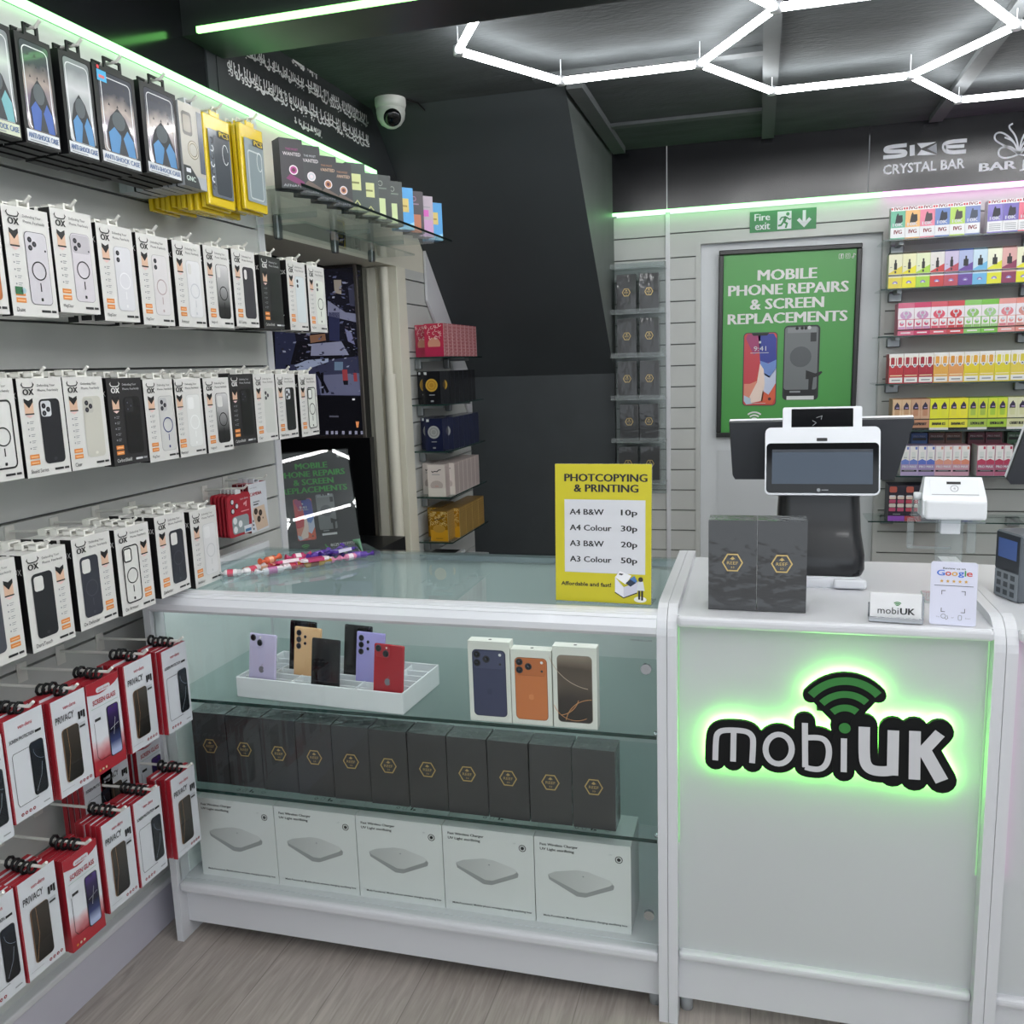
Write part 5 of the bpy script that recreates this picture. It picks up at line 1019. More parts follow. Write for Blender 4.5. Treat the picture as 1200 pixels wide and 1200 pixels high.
b = MB(); t = [at(*q, 1, 3.43) for q in ((441, 640), (433, 515))]; b.box(-2.9, t[0].x, 3.43, 3.47, .0, 1.155, C('#0e0f11', .3)); tag(b.build('black_board'), 'plain black board under the big screen behind the small poster', 'board')
# surveillance screen
tv = tag(empty('wall_screen'), 'big screen in the recess showing four camera pictures of a shop', 'screen'); X1 = at(424, 412, 1, 3.45).x; X0 = X1 - 1.18; Z0 = at(428, 513, 1, 3.45).z; Z1 = Z0 + .72
put(tv, (0, 3.45, 0)); fr = mat('screen_bezel', '#3a3434', .3)
b = MB(); b.box(X0, X1, .0, .05, Z0, Z1, BLACK); b.build('casing', tv)
b = MB()
b.box(X1 - .012, X1, -.012, 0, Z0, Z1, mat('bezel_metal', '#8b8480', .3, metal=.7)); b.box(X0, X0 + .012, -.012, 0, Z0, Z1, fr); b.box(X0 + .012, X1 - .012, -.012, 0, Z0, Z0 + .012, fr); b.box(X0 + .012, X1 - .012, -.012, 0, Z1 - .012, Z1, fr); b.build('bezel', tv)
b = MB(0); E_ = lambda n, c: mat('screen_' + c.strip('#'), c, .25, emit=.35, ecol=c)
b.rect(X0 + .012, X1 - .012, Z0 + .012, Z1 - .012, E_('', '#17171d'), 1)
def tvp(pts, c, l): b.poly([(lambda q: (q.x, q.z))(at(x, y, 1, 3.449)) for x, y in pts], E_('', c), l)
tvp([(324, 400), (417, 400), (420, 322), (380, 312), (320, 316)], '#1b1b24', 2)
tvp([(384, 352), (405, 366), (419, 368), (419, 378), (384, 370)], '#75778e', 3); tvp([(391, 328), (400, 328), (400, 345), (392, 343)], '#8d857c', 3); tvp([(408, 336), (418, 330), (420, 360), (410, 358)], '#3a3b4c', 3)
tvp([(322, 388), (345, 388), (347, 400), (339, 432), (323, 430)], '#2b2e44', 3); tvp([(365, 403), (400, 400), (409, 416), (364, 417)], '#7d7f96', 3); tvp([(363, 393), (381, 391), (382, 399), (364, 402)], '#7a5a48', 4); tvp([(385, 366), (398, 366), (398, 400), (386, 399)], '#2c2f4a', 3); tvp([(404, 385), (412, 390), (416, 404), (408, 400)], '#6f7090', 4)
tvp([(322, 430), (422, 417), (425, 464), (323, 462)], '#34364c', 3); tvp([(372, 440), (423, 437), (425, 463), (376, 463)], '#5d5f78', 4); tvp([(345, 428), (360, 422), (385, 420), (385, 424), (350, 436)], '#8a93ac', 5)
tvp([(392, 424), (402, 424), (402, 434), (392, 434)], '#5f7288', 5); tvp([(401, 433), (407, 433), (408, 446), (402, 446)], '#8a3a40', 6); tvp([(414, 437), (418, 437), (419, 447), (415, 447)], '#8a3a40', 6); tvp([(402, 446), (408, 446), (408, 451), (403, 451)], '#1a1a22', 6)
tvp([(370, 436), (374, 435), (386, 459), (383, 461)], '#15151c', 6); tvp([(376, 437), (379, 436), (380, 461), (377, 461)], '#15151c', 6)
tvp([(323, 464), (426, 465), (429, 509), (323, 509)], '#111116', 5); tvp([(413, 467), (416, 467), (416, 469), (413, 469)], '#d9d9e0', 6); tvp([(417, 494), (421, 494), (420, 501), (418, 501)], '#d98a5a', 6)
cl = random.Random(11); tones = ['#1d1e2a', '#2b2d40', '#3c3f58', '#565a76', '#7b7f98', '#14141a', '#4a4450', '#8d90a4', '#2a2a34']
for (x0_, x1_, y0_, y1_) in ((384, 420, 316, 366), (322, 383, 388, 432), (398, 423, 372, 420), (326, 424, 420, 462)):
    for _ in range(46):
        u, v = cl.uniform(x0_, x1_), cl.uniform(y0_, y1_); a_, c_ = cl.uniform(.6, 4.5), cl.uniform(.5, 2.6); sk = cl.uniform(-2, 2)
        if y0_ == 420 and cl.random() < .5: continue
        tvp([(u, v), (min(u + a_, 424), v + sk * .3), (min(u + a_ + sk, 424), v + c_), (u + sk, v + c_)], cl.choice(tones), 5.5 + _ * .04)
for x in (382, 388, 393, 401, 409, 416, 423): tvp([(x, 505), (x + 3, 505), (x + 3, 509), (x, 509)], '#8b8ba0', 7)
tvp([(386, 487), (397, 487), (397, 489), (386, 489)], '#4d4d5a', 6)
b.build('picture', tv)
# attention sticker on the header
b = MB(0); b.box(0, .088, 0, .001, 0, .062, C('#1a1a18')); b.text('ATTENTION', .004, .064, .038, .05, C('#c9b23a'), 2, .03); b.rect(.004, .062, .02, .032, C('#8a7d3a'), 2); b.poly([(.068, .008), (.08, .05), (.085, .008)], C('#c9b23a'), 2); b.rect(.003, .085, .003, .006, C('#c9b23a'), 2)
o = b.build('warning_sticker'); p = at(399, 281, 0, XW + .002); put(o, (XW + .002, p.y - .044, p.z - .031), 90); tag(o, 'small black and yellow attention sticker on the white header over the recess', 'sticker')
# fire exit sign
b = MB(0); W, H = .307, .098; b.box(0, W, 0, .003, 0, H, mat('fire_exit_green', '#1c7a3e', .4)); b.text('Fire', W * .07, W * .31, H * .55, H * .88, PW, 1, .03); b.text('exit', W * .08, W * .31, H * .12, H * .45, PW, 1, .03)
b.rect(W * .42, W * .63, H * .08, H * .92, PW, 1); G2 = mat('fire_exit_green', '#1c7a3e')
b.disc(W * .575, H * .78, H * .085, G2, 2, 12); b.line([(W * .55, H * .66), (W * .515, H * .42)], H * .14, G2, 2); b.line([(W * .515, H * .42), (W * .565, H * .33), (W * .545, H * .12)], H * .09, G2, 2); b.line([(W * .51, H * .42), (W * .475, H * .27), (W * .43, H * .25)], H * .09, G2, 2); b.line([(W * .55, H * .64), (W * .6, H * .52), (W * .625, H * .55)], H * .06, G2, 2); b.line([(W * .545, H * .66), (W * .48, H * .63), (W * .455, H * .5)], H * .06, G2, 2)
b.line([(W * .82, H * .9), (W * .82, H * .3)], H * .15, PW, 1); b.line([(W * .73, H * .5), (W * .82, H * .2), (W * .91, H * .5)], H * .15, PW, 1)
o = b.build('fire_exit_sign'); put(o, (-.051, YB - .0045, 2.0355), 0, 0, 0); tag(o, 'green and white fire exit sign above the door', 'sign')
# header lettering
b = MB(YB - .0305); HW = mat('header_white_letters', '#c9cbd2', .4)
def hz(x, y): p = at(x, y, 1, YB - .03); return (p.x, p.z)
def hline(pts, wd): b.line([hz(*q) for q in (chaikin(pts, 2) if len(pts) > 2 else pts)], wd, HW, 2)
Q = lambda x, y: (1000 + x / 4, 120 + y / 4)
hline([Q(250, 200), Q(160, 210), Q(148, 222), Q(158, 232), Q(236, 228), Q(246, 238), Q(236, 250), Q(140, 258)], .017)
hline([Q(276, 200), Q(276, 250)], .021); b.poly([hz(*Q(298, 192)), hz(*Q(388, 186)), hz(*Q(318, 216))], HW, 2); b.poly([hz(*Q(298, 248)), hz(*Q(318, 222)), hz(*Q(392, 246))], HW, 2); b.poly([hz(*Q(390, 192)), hz(*Q(392, 240)), hz(*Q(345, 218))], C('#8d9098'), 2)
hline([Q(532, 178), Q(435, 186), Q(420, 210), Q(440, 236), Q(528, 230)], .017); hline([Q(425, 210), Q(520, 204)], .015)
a, c = hz(*Q(140, 318)), hz(*Q(524, 256)); z = hz(*Q(330, 302))[1]; b.text('CRYSTAL BAR', hz(*Q(140, 300))[0], hz(*Q(524, 270))[0], z - .021, z + .023, HW, 2, .02)
tag(b.build('shop_lettering'), 'silver white lettering reading SKE CRYSTAL BAR on the black header', 'lettering')
b = MB(YB - .0305); z = hz(*Q(690, 305))[1]; x0 = hz(*Q(588, 310))[0]; b.text('BAR JUICE', x0, x0 + .375, z - .022, z + .025, HW, 2, .05)
cx, cz = hz(*Q(778, 180))
for sgn in (-1, 1):
    for pts in ([(0, -.055), (.02, .0), (.07, .045), (.10, .04), (.10, .01), (.05, -.02), (0, -.055)], [(0, -.055), (.03, -.02), (.075, -.02), (.085, -.05), (.06, -.07), (.02, -.065), (0, -.055)], [(0, -.05), (.012, .02), (.05, .065), (.03, .075)], [(0, -.055), (.02, .0), (.06, .02)]):
        b.line([(cx + sgn * u, cz + v) for u, v in chaikin(pts, 3)], .007, HW, 2 + sgn * .2 + .1 * len(pts))
tag(b.build('shop_lettering'), 'butterfly emblem over the words BAR JUICE on the black header, cut by the right edge', 'lettering')
# wall script (flowing decorative strokes in two bands, each of two blocks)
WS = mat('silver_vinyl', '#d9dcdb', .5)
def script_band(b, y0, y1, z0, z1, rows=2):
    y = y0; H = z1 - z0
    while y < y1:
        w_ = rnd.uniform(.02, .034)
        for _ in range(2):
            k = rnd.random(); u = y + rnd.uniform(0, w_); v = z0 + H * rnd.uniform(.05, .5); r_ = H * rnd.uniform(.15, .27)
            if k < .55: b.line(arc(u, v + r_, r_, rnd.uniform(150, 200), rnd.uniform(330, 390), 8), .0055, WS, 1); 
            elif k < .8: b.ring(u, v + r_, r_ * .55, .004, WS, 1, 0, 360, 10); b.line([(u + r_ * .5, v + r_), (u + r_ * .4, v), (u - r_ * .5, v - r_ * .3)], .004, WS, 1)
            else: b.line([(u - w_, v + H * .2), (u + w_ * .3, v + H * .12), (u + w_, v + H * .2)], .0045, WS, 1)
        b.line([(y + w_ * .3, z0 + H * rnd.uniform(.3, .45)), (y + w_ * .25, z1 - H * rnd.uniform(0, .1))], .0048, WS, 1)
        if rnd.random() < .45: b.line([(y + w_ * .65, z0 + H * rnd.uniform(.5, .6)), (y + w_ * .8, z1 - H * .04)], .0045, WS, 1)
        for _ in range(2): u, v = y + rnd.uniform(0, w_), z0 + H * rnd.uniform(.0, .95); b.poly([(u - .003, v), (u, v - .003), (u + .003, v), (u, v + .003)], WS, 1)
        y += w_
b = MB(0)
Lz = lambda x, y: at(x, y, 0, XW + .001)
pts_ = dict(a0=Lz(268, 68), a1=Lz(358, 125), b1=Lz(430, 176))
def band(p_tl, p_bl, p_tr, p_br): 
    A, B_, C_, D_ = (Lz(*q) for q in (p_tl, p_bl, p_tr, p_br)); return A.y, C_.y, min(B_.z, D_.z), max(A.z, C_.z)
BL_ = []
for l_, r_t, r_b in (((284, 62), (355.6, 92), (355.6, 107)), ((360, 93), (429, 134), (429, 150)), ((267, 66), (358, 119), (358, 138)), ((361, 118), (429.6, 157), (429.6, 175))):
    BL_.append((Lz(*l_).y, Lz(*r_t).y, Lz(*r_b).z, Lz(*r_t).z))
o = tag(empty('wall_script'), kind=None); put(o, (XW + .0008, 3.0, 2.35), 90); off = -(Matrix.Rotation(R(-90), 4, 'Z') @ Vector((0, 3.0, 2.35)))
def sblock(b): q_ = b.build('script_block', o); q_.location = (-3.0, 0, -2.35); return q_
for x, y in ((357, 79), (360, 149)): p = Lz(x, y); b = MB(0); script_band(b, p.y - .085, p.y + .085, p.z - .014, p.z + .014); sblock(b)
for q_ in BL_: b = MB(0); script_band(b, *q_); sblock(b)
tag(o, 'silver flowing script in two bands on the dark wall above the left green light strip', 'wall lettering')
# dome camera
dm = tag(empty('dome_camera'), 'white dome security camera under the ceiling by the dark stair wall', 'security camera'); p = at(458, 133, 1, 3.36); put(dm, (p.x, 3.36, p.z))
b = MB(); DW = mat('camera_white', '#d5d8d2', .35); q = Matrix.Rotation(R(-30), 4, 'Z')
b.lathe([(0, .07), (.058, .07), (.06, .05), (.06, .03), (.056, .015), (.0, .015)], DW, 28); b.lathe([(.0, -.056), (.02, -.053), (.038, -.042), (.052, -.022), (.056, 0), (.055, .02), (.05, .03), (0, .03)], DW, 28); b.box(-.03, .03, -.03, .03, .07, CEIL - p.z, DW); b.build('housing', dm)
b = MB(); dv = Vector((.42, -.72, -.55)).normalized(); b.M = Matrix.Translation(dv * .036) @ dv.to_track_quat('Z', 'Y').to_matrix().to_4x4(); b.lathe([(0, -.004), (.034, -.004), (.034, .010), (.028, .017), (.016, .021), (0, .022)], mat('lens_black', '#0c0d10', .12), 24); b.build('lens', dm)
b = MB(); b.tube([(.06, .02, .05), (.09, .06, .045), (.10, .2, .02)], .004, BLACK, 6); b.build('cable', dm)

# ================================================================ back wall goods
BKT = mat('bracket_steel', '#8c9092', .35, metal=.8)
ar = tag(empty('acrylic_shelf_rack'), 'clear acrylic rack of small shelves holding pairs of black cartons on the back wall', 'shelf rack'); put(ar, (0, YB, 0))
b = MB(); b.box(-.715, -.455, -.012, -.006, .75, 1.93, ACRYL); b.build('back_plate', ar)
zl = [1.676, 1.462, 1.251, 1.035, .82]
for z in zl + [1.895]:
    b = MB(); b.box(-.722, -.452, -.14, -.012, z - .006, z, ACRYL); b.box(-.722, -.452, -.143, -.139, z - .006, z + .018, ACRYL); b.build('shelf', ar)
for ri, z in enumerate(zl):
    for ci, x in enumerate((-.64, -.528)):
        if ri == 3: x += .008 if ci == 0 else -.004
        o = dup(rf); put(o, (x, YB - .125, z + .0005)); tag(o, 'black gold-hexagon carton on the clear wall rack, %s shelf down, %s side' % (ORD[ri], ('left', 'right')[ci]), 'perfume carton', 'black cartons on the clear wall rack')
# glass shelves with small cartons
YV = 4.385; zsh = [1.936, 1.722, 1.512, 1.297, 1.083, .872, .657]
names_ = ['topmost', 'second', 'third', 'fourth', 'fifth', 'sixth', 'lowest']
for i, z in enumerate(zsh):
    s_ = tag(empty('glass_wall_shelf'), 'glass wall shelf right of the door, %s from the top' % ORD[i] if i < 6 else 'lowest glass wall shelf right of the door, mostly empty', 'shelf', 'glass shelves right of the door'); put(s_, (0, YB, z))
    b = MB(); b.box(.53 - .004 * i, 1.95, YV - .01 - YB, -.003, -.006, 0, SHELFGLASS); b.box(.53 - .004 * i, 1.95, YV - .011 - YB, YV - .0102 - YB, -.006, 0, GEDGE); b.build('glass', s_)
    for x in (.585, 1.14, 1.7):
        b = MB(); b.box(x, x + .06, -.03, -.0005, -.05, -.0065, BKT, .004, 1); b.box(x + .02, x + .04, -.16, -.03, -.018, -.0065, BKT); b.build('bracket', s_)
def small_box(W, H, D, design):
    b = MB(); f = design(b, W, H); b.sidebox(-W / 2, W / 2, 0, D, 0, H, C(f[0]), C(f[1]), C(f[0])); return b.build('vape_carton')
def d1(c, dev, low):
    def g(b, W, H):
        b.rect(-W / 2, W / 2, H * .87, H, C('#e9e9ea'), 1); b.text('IVG', -W * .28, W * .3, H * .9, H * .99, C('#7d2a30'), 2, .05); b.rect(-W * .48, -W * .36, H * .91, H * .97, C('#d0484f'), 2); b.rect(W * .36, W * .48, H * .91, H * .97, C('#d0484f'), 2)
        b.poly([(-W * .2, H * .5), (-W * .12, H * .72), (-W * .05, H * .8), (W * .0, H * .8), (W * .05, H * .74), (W * .3, H * .74), (W * .33, H * .55), (W * .2, H * .5)], C(dev), 3)
        b.text('10K', -W * .36, W * .36, H * .40, H * .50, PW, 4, .05); b.rect(-W / 2, W / 2, H * .05, H * .36, C('#e4e4e6'), 1)
        if low: b.text('IVG', -W * .26, W * .3, H * .17, H * .29, C('#7d2a30'), 2, .05)
        else:
            for k in range(4): b.rect(-W * .38, W * .38, H * (.1 + .055 * k), H * (.12 + .055 * k), GREY, 2)
        b.rect(-W / 2, W / 2, H * .0, H * .05, C(c), 1); return (c, '#d9d9da')
    return g
def d2(c, top, big):
    def g(b, W, H):
        b.poly([(-W / 2, H * .45), (W / 2, H * .66), (W / 2, H * .42), (-W / 2, H * .42)], C(c), 1); b.rect(-W / 2, W / 2, 0, H * .32, C(c), 1); b.rect(-W / 2, W / 2, H * .36, H * .41, INK, 2); b.rect(-W * .45, W * .45, H * .375, H * .395, GREY, 3)
        k = .17 if big else .11; b.rr(-W * k, W * k, H * .55, H * .75, W * .04, INK, 3); b.rect(-W * .06, W * .06, H * .75, H * .84, INK, 3)
        if not big: b.rect(-W * .06, W * .06, H * .45, H * .52, C('#3a3a3a'), 3); b.rect(-W * .4, -W * .25, H * .62, H * .64, GREY, 3)
        b.line(arc(0, H * .14, W * .15, 0, 180, 8), W * .1, C('#8d7fc0'), 3); b.line(arc(0, H * .14, W * .06, 0, 180, 8), W * .08, C('#e0e4ea'), 3); return (top, top)
    return g
def d3(c, c2, dk):
    def g(b, W, H):
        b.rect(-W * .5, W * .5, H * .5, H * .84, C('#e6dfe4'), 1); b.disc(0, H * .62, W * .36, C(c2), 2, 18, H * .13); b.ring(0, H * .68, W * .15, W * .07, PW, 3, n=12); b.rect(-W * .05, W * .05, H * .52, H * .64, PW, 3)
        for k in range(2):
            u = -W * .25 + W * .5 * k; b.rect(u - W * .22, u + W * .22, H * .2, H * .48, C('#e9e2e4') if not dk else C(c), 4); b.disc(u, H * .36, W * .14, C(c), 5, 10); b.disc(u + W * .02, H * .40, W * .09, PW, 6, 10); b.rect(u - W * .2, u + W * .2, H * .2, H * .27, C(c2), 5)
        b.rect(-W / 2, W / 2, H * .15, H * .18, INK, 5); b.rect(-W * .3, W * .3, H * .06, H * .1, C('#e9dfe2'), 3); return (c, c)
    return g
def d4(c, c2):
    def g(b, W, H):
        b.rect(-W / 2, W / 2, H * .86, H, C('#e6e6e3'), 1)
        for k in range(2):
            u = -W * .25 + W * .5 * k; b.rect(u - W * .22, u + W * .22, H * .32, H * .93, C('#e9e4da'), 2); b.rr(u - W * .13, u + W * .13, H * .62, H * .88, W * .08, C(c2), 3); b.rect(u - W * .22, u + W * .22, H * .32, H * .60, C(c), 3); b.disc(u, H * .59, W * .12, PW, 4, 10, H * .06); b.disc(u, H * .59, W * .05, INK, 5, 8)
        b.rect(-W * .42, W * .42, H * .25, H * .28, C('#e9d9b0'), 2); b.rect(-W * .45, W * .45, H * .03, H * .2, C('#e3e3e0'), 2); b.rect(-W * .3, W * .3, H * .09, H * .13, GREY, 3); return (c, c)
    return g
def d5(c, c2, name, lo):
    def g(b, W, H):
        for k in range(2):
            u = -W * .25 + W * .5 * k; b.rect(u - W * .235, u + W * .235, H * .36, H * .98, C(c2), 2); b.poly([(u - W * .15, H * .66), (u - W * .15, H * .76), (u, H * .9), (u + W * .12, H * .8), (u + W * .14, H * .66)], C('#2c2440'), 3); b.rr(u - W * .13, u + W * .13, H * .45, H * .68, W * .05, C(c), 3); b.rect(u - W * .06, u + W * .1, H * .7, H * .73, C('#b9a0c8'), 4)
        b.rect(-W / 2, W / 2, H * .33, H * .36, INK, 3); b.text(name, -W * .36, W * .36, H * .15, H * .24, INK, 3, .05); b.rect(-W / 2, W / 2, 0, H * .07, C(lo), 3); return (c, c)
    return g
def d6(c, c2, mid):
    def g(b, W, H):
        for k in range(2):
            u = -W * .25 + W * .5 * k; b.rect(u - W * .23, u + W * .23, H * .38, H, C('#e3e1df'), 2); b.rect(u + W * .08, u + W * .2, H * .88, H * .97, C(mid), 3); b.poly([(u - W * .23, H * .38), (u - W * .23, H * .5), (u, H * .56), (u + W * .23, H * .5), (u + W * .23, H * .38)], C(mid), 3); b.rr(u - W * .12, u + W * .12, H * .58, H * .8, W * .05, C('#d5d9d6'), 3); b.rect(u - W * .1, u + W * .1, H * .6, H * .62, GREY, 4)
        b.rect(-W / 2, W / 2, H * .22, H * .38, C(c2), 2); b.text('PRO MAX', -W * .42, W * .44, H * .26, H * .34, PW, 4, .05); b.rect(-W * .45, W * .45, H * .13, H * .19, INK, 3); b.rect(-W * .3, W * .3, H * .15, H * .17, GREY, 4); return (c, '#d5d3d2')
    return g
def d7(c, c2):
    def g(b, W, H):
        for k in range(2):
            u = -W * .25 + W * .5 * k
            for j, cc in enumerate((c2, '#c9c3b8', c2, '#d9c7b9')): b.rr(u - W * .2, u + W * .2, H * (.27 + .115 * j), H * (.37 + .115 * j), W * .05, C(cc), 3)
            b.rect(u - W * .14, u + W * .14, H * .68, H * .72, PW, 4)
        b.rr(-W * .45, 0, H * .8, H * .97, W * .1, C('#b0584a'), 3); b.rect(-W / 2, W / 2, H * .0, H * .14, C(c), 3); b.rect(-W * .2, W * .25, H * .18, H * .20, GREY, 3); return ('#241f2e', '#1c1a24')
    return g
shelfdat = [
 (0, .0605, .14, .06, .560, [(.0, d1(c, dv, 1), wd) for c, dv, wd in (('#6fb89a', '#26282c', 'mint'), ('#e8b878', '#2c2a28', 'peach'), ('#e58aa0', '#4a3f44', 'pink'), ('#6f88c0', '#2b2f3c', 'blue'), ('#b6d66a', '#4d4a44', 'lime'), ('#7f8ec0', '#4a5262', 'slate blue'))]
     + [(.028, d1('#8a7fc4', '#2a2a34', 0), 'violet'), (.028, d1('#7a6fb8', '#33303c', 0), 'purple'), (.028, d1('#e0788c', '#b02a34', 0), 'rose'), (.028, d1('#d0607a', '#2a2a30', 0), 'dark rose'), (.028, d1('#8fb0c9', '#2a2a30', 0), 'steel blue'), (.028, d1('#c9a0c4', '#2a2a30', 0), 'mauve')]),
 (1, .0575, .15, .06, .5585, [(.0, d2(c, t, bg), wd) for c, t, bg, wd in (('#d8c84a', '#e2dfc2', 0, 'straw yellow'), ('#e6dc2e', '#e4e2b8', 0, 'bright yellow'), ('#a6cf4a', '#e0e6c2', 0, 'lime'), ('#c84444', '#e0dcd8', 0, 'red and white'), ('#b8505e', '#c6bcd8', 0, 'red and lilac'), ('#6a4a9a', '#aab4d8', 1, 'purple'), ('#6fb4dc', '#c6dcea', 1, 'sky blue'), ('#dcdc3a', '#e6e8d0', 1, 'lemon'), ('#8a3a5a', '#d8a8a4', 1, 'wine red'), ('#e0dc30', '#e6e6c8', 1, 'yellow'), ('#8fc46a', '#d6e4c8', 1, 'green'), ('#d88a4a', '#ead8c0', 1, 'orange'))]),
 (2, .0685, .145, .10, .605, [(.0, d3(c, c2, dk), wd) for c, c2, dk, wd in (('#d06a86', '#c79ac0', 0, 'lilac pink'), ('#c83f68', '#c08ab0', 0, 'magenta'), ('#cf5a68', '#d8546a', 0, 'coral'), ('#c8484e', '#c8383e', 0, 'red'), ('#8ac46a', '#8fbf6a', 0, 'green'), ('#78bc4a', '#a0c88a', 0, 'bright green'), ('#e09a94', '#d8808a', 0, 'salmon'), ('#d88a80', '#cf8f86', 0, 'dusty pink'), ('#2e2a66', '#3c2f8a', 1, 'navy'), ('#3a3480', '#4a3f9a', 1, 'dark blue'))]),
 (3, .0625, .134, .10, .575, [(.0, d4(c, c2), wd) for c, c2, wd in (('#b83038', '#a8303a', 'red'), ('#b42c3a', '#a82c38', 'second red'), ('#a82838', '#9c2434', 'dark red'), ('#e0a84a', '#e0a040', 'amber'), ('#dc9a5a', '#d8922e', 'orange'), ('#e0cc2a', '#dca42a', 'golden'), ('#dfc83a', '#d89a34', 'honey'), ('#dcd034', '#d8cc3a', 'yellow'), ('#dcc850', '#d4c440', 'straw'), ('#9cc83a', '#8fc040', 'lime'), ('#86b83a', '#7ab040', 'green'))]),
 (4, .0795, .142, .12, .597, [(.0, d5(c, c2, nm, lo), wd) for c, c2, nm, lo, wd in (('#c29a74', '#d2b490', 'CHERRY', '#d9d9d6', 'pale tan'), ('#b98566', '#c7a184', 'RASPBERRY', '#1c1a1a', 'tan'), ('#dcdc3a', '#dfe02c', 'BANANA ICE', '#d9d9d6', 'yellow with a pale foot'), ('#e0d83a', '#e6de2a', 'BANANA ICE', '#1c1a1a', 'yellow with a black foot'), ('#a4bc4a', '#cdd63a', 'LEMON & LIME', '#d9d9d6', 'lime with a pale foot'), ('#a2c43a', '#cfd83a', 'LEMON & LIME', '#1c1a1a', 'lime with a black foot'), ('#cfd0a0', '#d6d6b4', 'CHERRY BLUE', '#d9d9d6', 'cream'), ('#c8d0a0', '#d2d6ac', 'CHERRY BLUE', '#1c1a1a', 'cream with a black foot'))]),
 (5, .0725, .137, .12, .642, [(g_, d6(c, c2, m), wd) for g_, c, c2, m, wd in ((0, '#b0a2c4', '#a594bc', '#6a7fc4', 'lilac'), (0, '#a898c0', '#9a86b4', '#5a6fc0', 'violet'), (0, '#d0a4b4', '#c89aa8', '#d89a86', 'peach pink'), (0, '#cc9cae', '#c494a2', '#d88a70', 'dusty rose'), (.03, '#b06a84', '#a85c78', '#b83a5a', 'dark rose'), (.03, '#b0607c', '#a4546e', '#b03454', 'crimson'), (.062, '#c9c4c0', '#b9b4b0', '#8fae9a', 'grey white'), (.062, '#b9c4b8', '#a9b8a8', '#7fae8a', 'pale green'))]),
 (6, .0725, .168, .12, .594, [(.0, d7(c, c2), wd) for c, c2, wd in (('#8a4fb0', '#b04a6a', 'purple footed'), ('#a8484e', '#b8485a', 'red footed'), ('#4f4f5a', '#7a4a5a', 'dark grey footed'), ('#3f3f9a', '#4a3a7a', 'indigo footed'), ('#303a8a', '#3a4a9a', 'blue footed'))]),
]
for ri, pw, h, D, x0, items in shelfdat:
    for i, (gap, des, wd) in enumerate(items):
        x = x0 + gap + pw * (i + .5)
        if ri == 5: x = x0 + gap + pw * (i + .5)
        o = small_box(pw - .001, h, D, des); put(o, (x, YV + .006, zsh[ri])); 
        tag(o, '%s small carton, %s shelf right of the door, %s' % (wd, names_[ri], ORD[i]), 'small carton', 'small cartons on the %s shelf right of the door' % names_[ri])
# rear row seen under the upper shelf edges
for i, c in enumerate(('#3a4028', '#4a4430', '#5a4038', '#39405c', '#2c3a78', '#28509a', '#4a6a7a', '#4a4a38', '#6a4440')):
    b = MB(); b.sidebox(-.028, .028, 0, .05, 0, .165, C(c), C(c)); b.rr(-.01, .01, .11, .15, .003, INK, 1); o = b.build('vape_carton'); put(o, (.60 + .058 * i, YV + .085, zsh[1])); tag(o, 'dark carton in the back row, second shelf right of the door, %s' % ORD[i], 'small carton', 'back row of the second shelf')
for i, (x, c) in enumerate(((.74, '#3f5f9a'), (.815, '#6a4a48'), (.888, '#6f4c44'), (.985, '#6a3444'), (1.058, '#743a4a'), (1.15, '#4a6a50'))):
    b = MB(); b.sidebox(-.035, .035, 0, .05, 0, .185, C(c), C(c)); b.rect(-.03, .03, .15, .162, INK, 1); b.text('PRO MAX', -.026, .026, .165, .173, LG, 2); o = b.build('vape_carton'); put(o, (x, YV + .145, zsh[5])); tag(o, 'dim carton in the back row, sixth shelf right of the door, %s' % ORD[i], 'small carton', 'back row of the sixth shelf')
# ================================================================ perfume shelves beyond the recess
PX, PY = -1.344, 3.72; psz = [1.488, 1.277, 1.066, .856, .646]
for i, z in enumerate(psz):
    s_ = tag(empty('glass_wall_shelf'), 'dark edged glass shelf beyond the recess, %s from the top of its column' % ORD[i], 'shelf', 'glass shelves beyond the recess'); put(s_, (XW, PY, z))
    b = MB(); b.box(.001, PX - XW, 0, .56, -.006, 0, SHELFGLASS); b.box(.001, PX - XW, -.001, -.0002, -.006, 0, GEDGE); b.box(PX - XW + .0002, PX - XW + .001, 0, .56, -.006, 0, GEDGE); b.build('glass', s_)
    for y in (.06, .44):
        b = MB(); b.box(.0005, .03, y, y + .025, -.055, -.0065, BKT, .004, 1); b.box(.03, .13, y + .006, y + .018, -.02, -.0065, BKT); b.build('bracket', s_)
PKR = mat('perfume_pink_red', '#b8354f', .25, coat=.4); PATT = mat('perfume_pink_pattern', '#a34a58', .4)
GLD = mat('perfume_gold_paper', '#c8922a', .25, metal=.45); GLP = mat('perfume_gold_pattern', '#9c7838', .35, metal=.3)
